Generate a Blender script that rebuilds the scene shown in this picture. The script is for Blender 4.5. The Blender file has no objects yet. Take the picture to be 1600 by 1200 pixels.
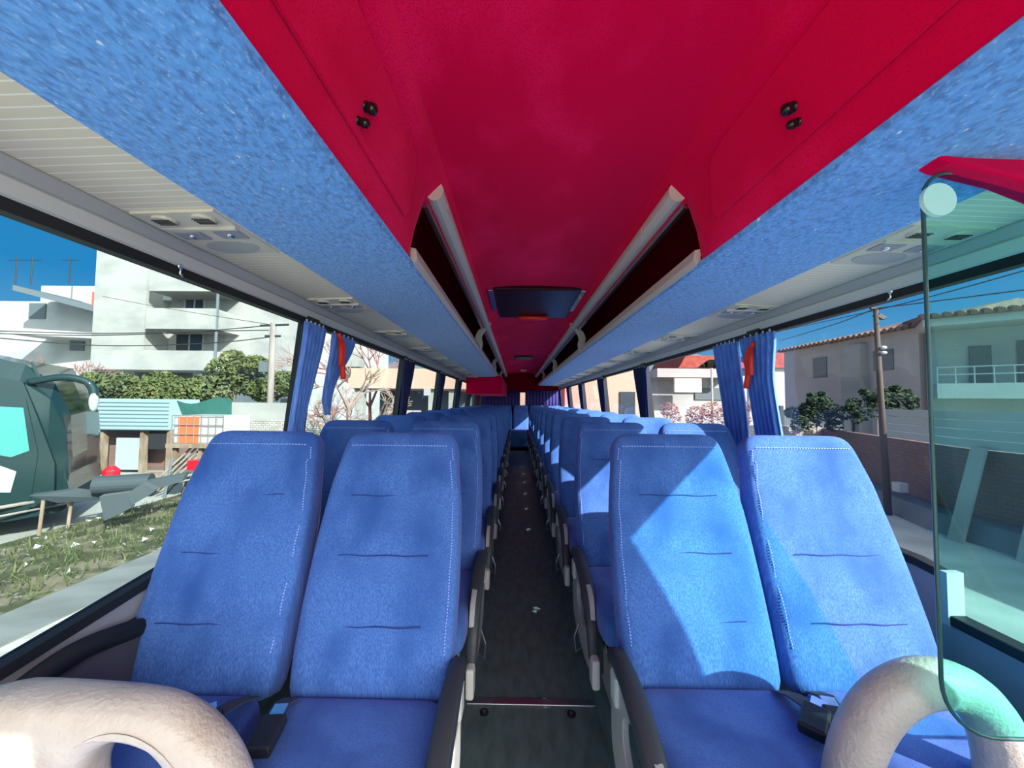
import bpy, math, random
from mathutils import Vector, Matrix
random.seed(7)
sc = bpy.context.scene
COL = sc.collection
R = math.radians
# ------------------------------------------------------------------ camera, sky, sun, exposure
CAM = Vector((-0.13, 0.0, 1.30))
cd = bpy.data.cameras.new('camera'); cam = bpy.data.objects.new('camera', cd); COL.objects.link(cam)
cd.sensor_width = 36; cd.lens = 36*600/1600; cd.clip_start = 0.02; cd.clip_end = 2000
cam.matrix_world = Matrix.Translation(CAM) @ Matrix.Rotation(R(0.67),4,'Z') @ Matrix.Rotation(R(92.58),4,'X') @ Matrix.Rotation(R(0.6),4,'Z')
sc.camera = cam
sc.view_settings.view_transform = 'Standard'; sc.view_settings.look = 'None'
sc.view_settings.gamma = 1; sc.view_settings.exposure = -0.08; sc.view_settings.use_curve_mapping = False

SUNDIR = Vector((-1.15, 1.20, -0.98)).normalized()
sd = bpy.data.lights.new('sun', 'SUN'); sun = bpy.data.objects.new('sun', sd); COL.objects.link(sun)
sd.energy = 26.0; sd.angle = R(0.6); sd.color = (1.0, 0.89, 0.82)
sun.rotation_euler = SUNDIR.to_track_quat('-Z', 'Y').to_euler()

w = bpy.data.worlds.new('sky'); sc.world = w; w.use_nodes = True
nt = w.node_tree; nt.nodes.clear()
o_ = nt.nodes.new('ShaderNodeOutputWorld'); bg = nt.nodes.new('ShaderNodeBackground')
tc = nt.nodes.new('ShaderNodeTexCoord'); sp = nt.nodes.new('ShaderNodeSeparateXYZ'); rp = nt.nodes.new('ShaderNodeValToRGB')
nt.links.new(tc.outputs['Generated'], sp.inputs[0]); nt.links.new(sp.outputs['Z'], rp.inputs[0])
e = rp.color_ramp.elements
e[0].position = 0.0; e[0].color = (0.30, 0.66, 1.0, 1)
e[1].position = 0.75; e[1].color = (0.05, 0.28, 0.75, 1)
m_ = e.new(0.22); m_.color = (0.035, 0.36, 0.80, 1)
# broad sky glow added round the sun, behind the camera, to brighten the interior
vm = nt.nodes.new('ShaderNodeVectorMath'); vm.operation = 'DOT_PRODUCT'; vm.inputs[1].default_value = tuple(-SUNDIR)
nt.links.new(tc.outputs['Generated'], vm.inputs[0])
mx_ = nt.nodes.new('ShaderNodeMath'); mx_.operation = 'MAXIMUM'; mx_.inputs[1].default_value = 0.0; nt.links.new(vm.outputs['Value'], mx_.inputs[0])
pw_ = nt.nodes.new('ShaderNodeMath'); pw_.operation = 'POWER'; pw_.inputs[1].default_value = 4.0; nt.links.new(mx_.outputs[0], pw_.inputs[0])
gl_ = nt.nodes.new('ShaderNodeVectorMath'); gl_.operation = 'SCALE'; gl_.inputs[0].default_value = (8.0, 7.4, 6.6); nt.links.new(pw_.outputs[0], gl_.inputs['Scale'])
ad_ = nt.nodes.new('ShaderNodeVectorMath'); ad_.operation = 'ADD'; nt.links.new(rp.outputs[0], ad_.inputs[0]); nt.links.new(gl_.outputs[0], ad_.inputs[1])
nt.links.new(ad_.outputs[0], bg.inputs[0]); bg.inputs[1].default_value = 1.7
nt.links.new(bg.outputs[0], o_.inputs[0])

# ------------------------------------------------------------------ helpers
def at(u, v, D):
    """world point seen at photo pixel (u, v), D metres down the coach from the camera"""
    d = cam.matrix_world.to_3x3() @ Vector(((u-800)/600, (600-v)/600, -1))
    return CAM + d*(D/d.y)

class MB:
    def __init__(s): s.v = []; s.f = []
    def add(s, vs, fs):
        n = len(s.v); s.v += [Vector(p) for p in vs]; s.f += [tuple(n+i for i in f) for f in fs]; return s
    def box(s, a, b):
        x0,y0,z0 = a; x1,y1,z1 = b
        return s.add([(x0,y0,z0),(x1,y0,z0),(x1,y1,z0),(x0,y1,z0),(x0,y0,z1),(x1,y0,z1),(x1,y1,z1),(x0,y1,z1)],
            [(0,3,2,1),(4,5,6,7),(0,1,5,4),(1,2,6,5),(2,3,7,6),(3,0,4,7)])
    def loft(s, loops, closed=True, cap=True):
        n = len(loops[0]); vs = [p for l in loops for p in l]; fs = []
        for i in range(len(loops)-1):
            for j in range(n if closed else n-1):
                k = (j+1) % n
                fs.append((i*n+j, i*n+k, (i+1)*n+k, (i+1)*n+j))
        if cap and closed:
            fs.append(tuple(range(n-1,-1,-1))); b = (len(loops)-1)*n; fs.append(tuple(range(b, b+n)))
        return s.add(vs, fs)
    def tube(s, pts, r, n=10, flat=1.0):
        pts = [Vector(p) for p in pts]; loops = []; up = None
        for i, p in enumerate(pts):
            t = (pts[min(i+1,len(pts)-1)] - pts[max(i-1,0)]).normalized()
            if up is None:
                a = Vector((0,0,1)) if abs(t.z) < .9 else Vector((1,0,0))
                up = (a - t*a.dot(t)).normalized()
            else: up = (up - t*up.dot(t)).normalized()
            sd_ = t.cross(up); rr = r[i] if isinstance(r, (list,tuple)) else r
            loops.append([p + up*(math.cos(2*math.pi*k/n)*rr) + sd_*(math.sin(2*math.pi*k/n)*rr*flat) for k in range(n)])
        return s.loft(loops)
    def prism(s, poly, ax, a, b):
        """poly 2-D extruded along axis ax from a to b"""
        def P(p, t): return {'x':(t,p[0],p[1]), 'y':(p[0],t,p[1]), 'z':(p[0],p[1],t)}[ax]
        return s.loft([[P(p,a) for p in poly],[P(p,b) for p in poly]])
    def ball(s, c, r, n=12, m=8):
        if not isinstance(r,(tuple,list)): r = (r,r,r)
        loops = []
        for i in range(m+1):
            a = math.pi*(i+.001)/(m+.002) ; loops.append([(c[0]+r[0]*math.sin(a)*math.cos(2*math.pi*j/n), c[1]+r[1]*math.sin(a)*math.sin(2*math.pi*j/n), c[2]-r[2]*math.cos(a)) for j in range(n)])
        return s.loft(loops)
    def build(s, name, mat, parent=None, smooth=False, sub=0, bevel=0, angle=None):
        me = bpy.data.meshes.new(name); me.from_pydata([tuple(p) for p in s.v], [], s.f); me.validate()
        import bmesh
        bm = bmesh.new(); bm.from_mesh(me); bmesh.ops.recalc_face_normals(bm, faces=bm.faces); bm.to_mesh(me); bm.free()
        o = bpy.data.objects.new(name, me); COL.objects.link(o); me.materials.append(mat)
        if smooth:
            for p in me.polygons: p.use_smooth = True
        if bevel:
            b = o.modifiers.new('bevel','BEVEL'); b.width = bevel; b.segments = 2; b.limit_method='ANGLE'; b.angle_limit = R(35)
        if sub:
            m = o.modifiers.new('sub','SUBSURF'); m.levels = sub; m.render_levels = sub
        if parent: o.parent = parent
        return o
def tag(o, label=None, cat=None, group=None, kind=None):
    if label: o['label'] = label
    if cat: o['category'] = cat
    if group: o['group'] = group
    if kind: o['kind'] = kind
    return o
def empty(name, loc, label, cat, group=None, rz=0):
    o = bpy.data.objects.new(name, None); COL.objects.link(o); o.location = loc; o.rotation_euler = (0,0,rz)
    o.empty_display_size = .05
    return tag(o, label, cat, group)
def struct(o): o['kind'] = 'structure'; return o
def copy_tree(o, parent=None):
    c = o.copy(); COL.objects.link(c)
    if parent: c.parent = parent
    for ch in list(o.children): copy_tree(ch, c)
    return c
def smoothpath(pts, n=6):
    pts = [Vector(p) for p in pts]; out = []
    for i in range(len(pts)-1):
        p0 = pts[max(i-1,0)]; p1 = pts[i]; p2 = pts[i+1]; p3 = pts[min(i+2,len(pts)-1)]
        for k in range(n):
            t = k/n
            out.append(.5*((2*p1)+(p2-p0)*t+(2*p0-5*p1+4*p2-p3)*t*t+(3*p1-p0-3*p2+p3)*t**3))
    out.append(pts[-1]); return out

# ------------------------------------------------------------------ materials
def mat(name, col, rough=.6, metal=0, spec=.5, sheen=0, sheencol=None, noise=None, bump=None, coat=0):
    """noise=(colour2, scale xyz, detail, lo, hi); bump=(scale xyz, strength, distance)"""
    m = bpy.data.materials.new(name); m.use_nodes = True; n = m.node_tree.nodes; L = m.node_tree.links
    b = n['Principled BSDF']; b.inputs['Base Color'].default_value = (*col,1)
    b.inputs['Roughness'].default_value = rough; b.inputs['Metallic'].default_value = metal
    b.inputs['Specular IOR Level'].default_value = spec
    if coat: b.inputs['Coat Weight'].default_value = coat
    if sheen:
        b.inputs['Sheen Weight'].default_value = sheen; b.inputs['Sheen Roughness'].default_value = .45
        b.inputs['Sheen Tint'].default_value = (*(sheencol or (1,1,1)),1)
    def nz(scale, detail=4):
        t = n.new('ShaderNodeTexCoord'); mp = n.new('ShaderNodeMapping'); x = n.new('ShaderNodeTexNoise')
        mp.inputs['Scale'].default_value = scale; x.inputs['Scale'].default_value = 1; x.inputs['Detail'].default_value = detail
        L.new(t.outputs['Object'], mp.inputs[0]); L.new(mp.outputs[0], x.inputs['Vector']); return x
    if noise:
        last = None
        for (c2, scl, det, lo, hi) in (noise if isinstance(noise, list) else [noise]):
            x = nz(scl, det); mr = n.new('ShaderNodeMapRange'); mr.inputs[1].default_value = lo; mr.inputs[2].default_value = hi
            L.new(x.outputs['Fac'], mr.inputs[0]); mx = n.new('ShaderNodeMix'); mx.data_type = 'RGBA'
            L.new(mr.outputs[0], mx.inputs[0])
            if last: L.new(last, mx.inputs[6])
            else: mx.inputs[6].default_value = (*col,1)
            mx.inputs[7].default_value = (*c2,1); last = mx.outputs[2]
        L.new(last, b.inputs['Base Color'])
    if bump:
        x = nz(bump[0]); bp = n.new('ShaderNodeBump'); bp.inputs['Strength'].default_value = bump[1]; bp.inputs['Distance'].default_value = bump[2]
        L.new(x.outputs['Fac'], bp.inputs['Height']); L.new(bp.outputs[0], b.inputs['Normal'])
    return m
def glass(name, tint, refl=.5, rough=0.0):
    m = bpy.data.materials.new(name); m.use_nodes = True; n = m.node_tree.nodes; L = m.node_tree.links; n.clear()
    o = n.new('ShaderNodeOutputMaterial'); t = n.new('ShaderNodeBsdfTransparent'); g = n.new('ShaderNodeBsdfGlossy'); mx = n.new('ShaderNodeMixShader')
    lw = n.new('ShaderNodeLayerWeight'); lw.inputs[0].default_value = .5; pw = n.new('ShaderNodeMath'); pw.operation = 'POWER'; pw.inputs[1].default_value = 4.0
    mu = n.new('ShaderNodeMath'); mu.operation = 'MULTIPLY_ADD'; mu.inputs[1].default_value = refl; mu.inputs[2].default_value = .04*refl; mu.use_clamp = True
    t.inputs[0].default_value = (*tint,1); g.inputs['Roughness'].default_value = rough; g.inputs[0].default_value = (1,1,1,1)
    L.new(lw.outputs['Facing'], pw.inputs[0]); L.new(pw.outputs[0], mu.inputs[0]); L.new(mu.outputs[0], mx.inputs[0]); L.new(t.outputs[0], mx.inputs[1]); L.new(g.outputs[0], mx.inputs[2]); L.new(mx.outputs[0], o.inputs[0])
    return m
def brick(name, c1, c2, mortar, scale, ax='xz', rough=.9, mort=.02, bw=.5, rh=.25):
    m = bpy.data.materials.new(name); m.use_nodes = True; n = m.node_tree.nodes; L = m.node_tree.links; b = n['Principled BSDF']
    b.inputs['Roughness'].default_value = rough; b.inputs['Specular IOR Level'].default_value = .2
    t = n.new('ShaderNodeTexCoord'); s = n.new('ShaderNodeSeparateXYZ'); c = n.new('ShaderNodeCombineXYZ'); k = n.new('ShaderNodeTexBrick')
    L.new(t.outputs['Object'], s.inputs[0]); L.new(s.outputs[ax[0].upper()], c.inputs[0]); L.new(s.outputs[ax[1].upper()], c.inputs[1]); L.new(c.outputs[0], k.inputs['Vector'])
    k.inputs['Color1'].default_value = (*c1,1); k.inputs['Color2'].default_value = (*c2,1); k.inputs['Mortar'].default_value = (*mortar,1)
    k.inputs['Scale'].default_value = scale; k.inputs['Mortar Size'].default_value = mort; k.inputs['Brick Width'].default_value = bw; k.inputs['Row Height'].default_value = rh
    L.new(k.outputs['Color'], b.inputs['Base Color']); return m

M = {}
M['fabric'] = mat('blue seat velour', (.055,.135,.40), .95, spec=.05, sheen=.14, sheencol=(1.0,.6,.95),
    noise=[((.10,.22,.55),(420,420,7),2,.40,.66), ((.035,.098,.32),(7,7,4),3,.45,.75)], bump=((9,9,5),.35,.02))
M['stitch'] = mat('pale blue thread', (.30,.42,.85), .8)
M['seam'] = mat('dark blue seam', (.02,.04,.2), .9)
M['red'] = mat('crimson velour', (.74,.0,.06), .95, spec=.05, sheen=.5, sheencol=(1,.1,.3),
    noise=[((.95,.01,.12),(2.6,1.6,2.6),5,.50,.66), ((.62,.0,.045),(260,260,260),2,.45,.8)], bump=((260,260,260),.25,.0012))
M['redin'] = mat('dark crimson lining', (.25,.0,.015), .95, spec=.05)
M['bluepanel'] = mat('mottled blue trim fabric', (.15,.44,.92), .9, spec=.1, sheen=.3,
    noise=[((.09,.25,.60),(95,55,95),6,.42,.66), ((.36,.64,1.0),(170,100,170),4,.55,.78), ((.75,.88,1.0),(85,45,85),3,.69,.76)], bump=((110,70,110),.4,.003))
M['beige'] = mat('warm grey plastic', (.66,.61,.50), .5)
M['beige2'] = mat('pale rail plastic', (.62,.60,.54), .4)
M['sofgrey'] = mat('grey cove trim', (.42,.42,.41), .5)
M['leather'] = mat('cream leatherette', (.54,.46,.38), .42, noise=((.45,.37,.29),(14,14,14),3,.4,.7), bump=((120,120,120),.6,.004))
M['black'] = mat('black plastic', (.012,.013,.016), .45)
M['blackrub'] = mat('black window rubber', (.008,.008,.009), .6)
M['armpad'] = mat('dark armrest pad', (.035,.04,.045), .5, bump=((150,150,150),.2,.002))
M['wallgrey'] = mat('grey wall laminate', (.33,.34,.38), .5)
M['greycloth'] = mat('charcoal side lining', (.06,.06,.085), .8)
M['floor'] = mat('dark green vinyl floor', (.13,.20,.20), .45, noise=((.08,.125,.125),(25,9,25),6,.4,.7), bump=((60,60,60),.2,.002))
M['steel'] = mat('brushed steel', (.55,.56,.58), .3, metal=1)
M['seatmetal'] = mat('grey painted seat frame', (.42,.41,.39), .4)
M['chrome'] = mat('polished chrome', (.8,.8,.8), .12, metal=1)
M['gloss'] = mat('glossy black knob', (.01,.01,.01), .15)
M['hatch'] = mat('dark smoked hatch', (.035,.005,.012), .35, spec=.12)
M['redtie'] = mat('red cord', (.95,.04,.02), .6)
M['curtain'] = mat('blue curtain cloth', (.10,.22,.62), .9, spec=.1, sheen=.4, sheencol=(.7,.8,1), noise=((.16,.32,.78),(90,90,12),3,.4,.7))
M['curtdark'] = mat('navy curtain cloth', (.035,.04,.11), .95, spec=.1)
M['glassL'] = glass('tinted side glass', (.345,.43,.44), .4)
M['glassR'] = glass('tinted right glass', (.385,.42,.44), .4)
M['glassP'] = glass('green screen glass', (.47,.97,.92), .12)
M['glassF'] = glass('clear windscreen glass', (.93,.96,.95), .3)
M['edge'] = mat('dark glass edge', (.03,.10,.09), .2)
M['dash'] = mat('pale dashboard', (.62,.58,.52), .7)
def ribmat():
    m = mat('ribbed soffit plastic', (.70,.62,.48), .5); n = m.node_tree.nodes; L = m.node_tree.links
    t = n.new('ShaderNodeTexCoord'); s = n.new('ShaderNodeSeparateXYZ'); mo = n.new('ShaderNodeMath'); mo.operation='PINGPONG'; mo.inputs[1].default_value=.012
    lt = n.new('ShaderNodeMath'); lt.operation='LESS_THAN'; lt.inputs[1].default_value=.0016
    mx = n.new('ShaderNodeMix'); mx.data_type='RGBA'; mx.inputs[6].default_value=(.80,.71,.54,1); mx.inputs[7].default_value=(1.0,.95,.82,1)
    L.new(t.outputs['Object'], s.inputs[0]); L.new(s.outputs['Y'], mo.inputs[0]); L.new(mo.outputs[0], lt.inputs[0]); L.new(lt.outputs[0], mx.inputs[0]); L.new(mx.outputs[2], n['Principled BSDF'].inputs['Base Color'])
    bp = n.new('ShaderNodeBump'); bp.inputs['Strength'].default_value=.5; bp.inputs['Distance'].default_value=.003; L.new(mo.outputs[0], bp.inputs['Height']); L.new(bp.outputs[0], n['Principled BSDF'].inputs['Normal'])
    return m
M['rib'] = ribmat()

# ------------------------------------------------------------------ coach shell
REAR = 11.2; FRONT = -0.85
YR0 = -0.82                       # racks start here
def prof(name, m, poly, y0, y1, **k): return MB().prism(poly, 'y', y0, y1).build(name, m, **k)
# floor: aisle and the raised seat platforms
struct(MB().box((-1.22,FRONT,-.06),(1.22,REAR,0)).build('floor', M['floor']))
for i,(s,x0,x1) in enumerate(((-1,-1.22,-.33),(1,.22,1.22))):
    struct(MB().box((x0,.62,0.001),(x1,REAR,.10)).build('trim_%d'%(1+i), M['floor']))
struct(MB().box((-.33,1.70,.0),(.22,1.735,.008)).build('trim_3', M['steel'], bevel=.003))
for i,u in enumerate((757,893)):
    p = at(u,1078,1.66); t = empty('floor_stud',(p.x,p.y,0.0),'round black floor stud before the metal strip, %s side of the aisle'%('left' if i==0 else 'right'),'floor stud','floor studs')
    MB().tube([(0,0,0),(0,0,.006)],.018,18).build('ring', M['black'], t); MB().tube([(0,0,.005),(0,0,.009)],.008,12).build('screw', M['steel'], t)
# ceiling
pc = []
for i in range(0,13):
    a = math.pi*i/12; pc.append((-.40*math.cos(a), 2.06+.07*math.sin(a)**.5 if 0<i<12 else 2.06))
poly = pc + [(.46,2.0),(.46,2.3),(-.46,2.3),(-.46,2.0)]
struct(prof('ceiling', M['red'], poly, FRONT+.0, REAR))
# roof outer skin as walls' upper part; left/right walls
def wall(side):
    s = side; b = MB()
    sill = lambda y: .79 if y > 1.3 else .79 - .06*(1.3-y)/.5
    xin_b, xin_t = 1.19, 1.10
    # lower wall below the glass
    n = 20; ys = [FRONT + (REAR-FRONT)*i/n for i in range(n+1)] + [1.3,.8,.3,1.2,1.201]; ys = sorted(ys)
    loops = []
    for y in ys:
        z = sill(y) if (s<0 or y>1.2) else .66
        z = max(z,.60)
        loops.append([(s*1.19,y,z),(s*1.21,y,.3),(s*1.21,y,-.4),(s*1.215,y,-.4),(s*1.205,y,z)])
    b.loft(loops)
    return b.build('wall_left' if s<0 else 'wall_right', M['wallgrey'])
struct(wall(-1)); struct(wall(1))
# header above windows: cove trims and roof shell
for s,nm in ((-1,'left'),(1,'right')):
    k = 10 if s<0 else 20
    struct(prof('trim_%d'%k, M['sofgrey'], [(s*1.082,1.750),(s*1.078,1.745),(s*1.086,1.716),(s*1.094,1.712),(s*1.12,1.73),(s*1.12,1.76)], FRONT, REAR, bevel=.004))
    struct(prof('trim_%d'%(k+1), M['beige2'], [(s*1.090,1.714),(s*1.084,1.708),(s*1.088,1.678),(s*1.096,1.672),(s*1.13,1.68),(s*1.13,1.72)], FRONT, REAR))
    struct(prof('trim_%d'%(k+2), M['blackrub'], [(s*1.088,1.645),(s*1.12,1.645),(s*1.13,1.69),(s*1.094,1.674)], FRONT, REAR))
    struct(prof('trim_%d'%(k+3), M['sofgrey'], [(s*1.10,1.67),(s*1.135,1.69),(s*1.2,1.95),(s*1.05,2.2),(s*.4,2.34),(s*.4,2.30),(s*1.0,2.15),(s*1.12,1.85)], FRONT, REAR))
    # window bottom rubber
    b = MB(); loops=[]
    for y in (FRONT,.3,.8,1.3,REAR):
        z = (.79 if y>=1.3 else .79-.06*(1.3-y)/.5)
        if s>0 and y<1.2: z = z if y>.9 else .79-.06*(1.3-y)/.5
        loops.append([(s*1.178,y,z-.012),(s*1.178,y,z+.014),(s*1.215,y,z+.016),(s*1.215,y,z-.012)])
    if s<0: b.loft(loops)
    else: b.loft([[(s*1.183,1.2,.765),(s*1.183,1.2,.79),(s*1.21,1.2,.79),(s*1.21,1.2,.765)]]+loops[3:])
    struct(b.build('trim_%d'%(k+4), M['blackrub']))
# right door rail, low
struct(MB().box((1.17,FRONT,.645),(1.22,1.2,.675)).build('trim_30', M['blackrub'], bevel=.004))
struct(MB().box((1.165,1.19,.645),(1.215,1.21,.80)).build('trim_31', M['sofgrey']))

PL = [1.78+1.52*i for i in range(7)]; PR = [1.98+1.73*i for i in range(6)]
def wx(z): return 1.19 - (z-.78)*.09/.88
k = 40
for s,ps in ((-1,PL),(1,PR)):
    for y in ps:
        if y > REAR: continue
        b = MB()
        hw = .05
        b.loft([[(s*(wx(z)-.015),y-hw,z),(s*(wx(z)-.015),y+hw,z),(s*(wx(z)+.03),y+hw,z),(s*(wx(z)+.03),y-hw,z)] for z in (.76,1.68)])
        struct(b.build('trim_%d'%k, M['black'])); k+=1
    edges = [FRONT]+[p for p in ps if p<REAR]+[REAR]
    for i in range(len(edges)-1):
        y0,y1 = edges[i],edges[i+1]; nm = 'window_%d'%((0 if s<0 else 10)+i+1)
        zb = .66 if i==0 else .78
        o = MB().add([(s*(wx(zb)+.01),y0,zb),(s*(wx(zb)+.01),y1,zb),(s*(wx(1.68)+.01),y1,1.68),(s*(wx(1.68)+.01),y0,1.68)],[(0,1,2,3)]).build(nm, M['glassL'] if s<0 else M['glassR'])
        struct(o)
# front: sill wall, dashboard, windscreen and header
struct(MB().box((-1.28,FRONT-.1,-.4),(1.28,FRONT,.30)).build('wall_front', M['wallgrey']))
o = MB().prism([(-.84,.0),(-.84,.45),(-.68,.52),(-.5,.46),(-.48,.0)],'x',-1.18,1.18).build('dashboard', M['dash'], bevel=.02)
tag(o,'pale dashboard at the front of the coach under the windscreen','dashboard')
struct(MB().box((-1.15,FRONT-.04,1.99),(1.15,FRONT+.05,2.34)).build('trim_60', M['sofgrey']))
struct(MB().loft([[(wx(z)-.02,-.35,z),(wx(z)-.02,.26,z),(wx(z)+.03,.26,z),(wx(z)+.03,-.35,z)] for z in (.0,1.70)]).build('trim_61', M['black']))
struct(MB().add([(-1.15,FRONT-.05,.3),(1.15,FRONT-.05,.3),(1.1,FRONT,2.0),(-1.1,FRONT,2.0)],[(0,1,2,3)]).build('window_20', M['glassF']))
# rear wall
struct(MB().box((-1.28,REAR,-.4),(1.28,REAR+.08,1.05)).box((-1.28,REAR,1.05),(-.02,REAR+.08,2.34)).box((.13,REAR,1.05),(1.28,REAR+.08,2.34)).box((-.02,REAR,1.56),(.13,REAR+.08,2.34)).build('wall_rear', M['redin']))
struct(MB().add([(-.03,REAR+.04,1.0),(.14,REAR+.04,1.0),(.14,REAR+.04,1.6),(-.03,REAR+.04,1.6)],[(0,1,2,3)]).build('window_21', M['glassF']))

# ------------------------------------------------------------------ overhead: luggage racks
RB = 1.33       # where the closed front cabinet ends and the open rack begins
def rack(s):
    nm = 'left' if s<0 else 'right'; end = 7.3 if s<0 else REAR-.05
    t = empty('luggage_rack',(0,0,0), 'open overhead luggage rack with blue underside on the %s of the aisle'%nm, 'luggage rack')
    # blue underside
    pts = [(.497,1.785),(.505,1.772),(.56,1.764),(.70,1.757),(.862,1.757),(.862,1.772),(.51,1.80)]
    prof('underside', M['bluepanel'], [(s*a,b) for a,b in pts], YR0, end, parent=t)['label']='mottled blue fabric underside'
    # ribbed soffit
    prof('soffit', M['rib'], [(s*.862,1.757),(s*1.086,1.749),(s*1.09,1.77),(s*.862,1.775)], YR0, REAR-.05, parent=t)['label']='ribbed beige soffit strip'
    # lip
    prof('lip', M['beige2'], [(s*.497,1.781),(s*.485,1.80),(s*.49,1.835),(s*.508,1.84),(s*.515,1.80),(s*.51,1.783)], RB, REAR-.1, parent=t)
    # inner lining
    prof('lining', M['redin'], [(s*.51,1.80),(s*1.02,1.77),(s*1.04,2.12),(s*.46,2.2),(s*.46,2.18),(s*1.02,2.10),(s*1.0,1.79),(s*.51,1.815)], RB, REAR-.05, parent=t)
    # upper rail
    b = MB(); prf = [(s*(.425+.032*math.cos(a)),2.035+.036*math.sin(a)) for a in [i*math.pi/7 for i in range(14)]]
    b.prism(prf,'y',RB-.02,REAR-.1); rail = b.build('grab_rail', M['beige2'], t, smooth=False)
    MB().prism([(s*.452,1.985),(s*.47,1.985),(s*.475,2.03),(s*.455,2.04)],'y',RB,REAR-.1).build('rail_gasket', M['steel'], t)
    for i in range(10):
        y = 1.62+.78*i if s>0 else 1.42+.78*i
        if y>8: break
        p = MB(); x = s*.3945
        p.box((min(x,x-s*.003),y-.022,2.013),(max(x,x-s*.003),y+.022,2.035)); p.build('rail_tag', M['beige'], rail)
    for y in (3.72,6.3,8.9):
        pth = smoothpath([(s*.395,y,2.065),(s*.41,y,2.02),(s*.455,y,1.985),(s*.485,y,1.92),(s*.475,y,1.86),(s*.487,y,1.79)],6)
        b = MB(); loops=[]
        for q in pth: loops.append([(q.x-s*.012,y-.03,q.z),(q.x-s*.012,y+.03,q.z),(q.x+s*.05,y+.03,q.z),(q.x+s*.05,y-.03,q.z)])
        b.loft(loops); b.build('divider', M['beige2'], t, bevel=.004)
    return t
rack(-1); rack(1)
# closed crimson cabinets at the front
def cabinet(s):
    nm = 'left' if s<0 else 'right'
    t = empty('overhead_cabinet',(s*.5,RB,1.78),'closed crimson velour overhead cabinet with flap door on the %s'%nm,'cabinet')
    inv = Vector((-s*.5,-RB,-1.78))
    pts = [(.500,1.790),(.497,1.80),(.478,1.90),(.447,2.00),(.425,2.055),(.395,2.088),(.40,2.2),(.52,2.2),(.52,1.785)]
    b = MB()
    ys = [YR0,.2,.6,.9,1.15,1.26,1.31,RB]; loops=[]
    for y in ys:
        k = max(0,(y-1.24)/(RB-1.24)); loops.append([(s*(a + (.02*k*k)),y,z) for a,z in pts])
    b.loft(loops); b.v = [v+inv for v in b.v]
    b.build('body', M['red'], t, smooth=False)
    # flap door: raised panel following the face, rounded far corners
    def face(f, off):     # f 0..1 up the face
        P_ = [(.497,1.80),(.478,1.90),(.447,2.00),(.425,2.055)]
        x = f*3; i = min(2,int(x)); a=x-i
        X = P_[i][0]*(1-a)+P_[i+1][0]*a; Z = P_[i][1]*(1-a)+P_[i+1][1]*a
        return (s*(X-off), Z-off*.35)
    y0, y1 = -.6, 1.20
    fs = [0.22+.62*i/8 for i in range(9)]; loops=[]
    for f in fs:
        g = (f-.22)/.62; c = 0.0
        if g<.2: c = .045*(1-g/.2)**2
        if g>.8: c = .06*((g-.8)/.2)**2
        e1 = y1 - c - .10*g
        a = face(f,.0); d = face(f,.010)
        loops.append([(a[0],y0,a[1]),(d[0],y0,d[1]),(d[0],e1-.012,d[1]),(a[0],e1,a[1])])
    b = MB().loft(loops); b.v = [v+inv for v in b.v]; dr = b.build('door', M['red'], t, smooth=False, bevel=.004)
    for i,(u,v) in enumerate(((570,165),(561,188)) if s<0 else ((1240,168),(1249,190))):
        d0 = .58 if i==0 else .60
        # put on the door face
        best=None
        for j in range(60):
            for q in range(80):
                f=.25+.55*j/60; X,Z = face(f,.01); y=.3+q*.01
                dl = cam.matrix_world.inverted() @ Vector((X,y,Z)); uu=800+600*dl.x/-dl.z; vv=600-600*dl.y/-dl.z
                e_=(uu-u)**2+(vv-v)**2
                if best is None or e_<best[0]: best=(e_,Vector((X,y,Z)))
        p = best[1]+inv; nrm = Vector((-s*.93,0,-.35))
        rr = .013 if i==0 else .010
        kb = MB().tube([p-nrm*.004,p+nrm*.004],rr*.9,16).tube([p+nrm*.004,p+nrm*.012,p+nrm*.022,p+nrm*.026],[rr*.6,rr,rr*.9,rr*.4],16).build('knob', M['gloss'], t, smooth=True)
        kb['label']='glossy black knob'
    return t
cabinet(-1); cabinet(1)
# crimson box under the left rack towards the rear
t = empty('rear_cabinet',(-.74,7.3,1.44),'crimson box hanging under the left rack towards the rear','cabinet')
MB().box((-.35,0,0),(.33,REAR-7.36,.335)).build('body', M['red'], t, bevel=.01)

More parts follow.
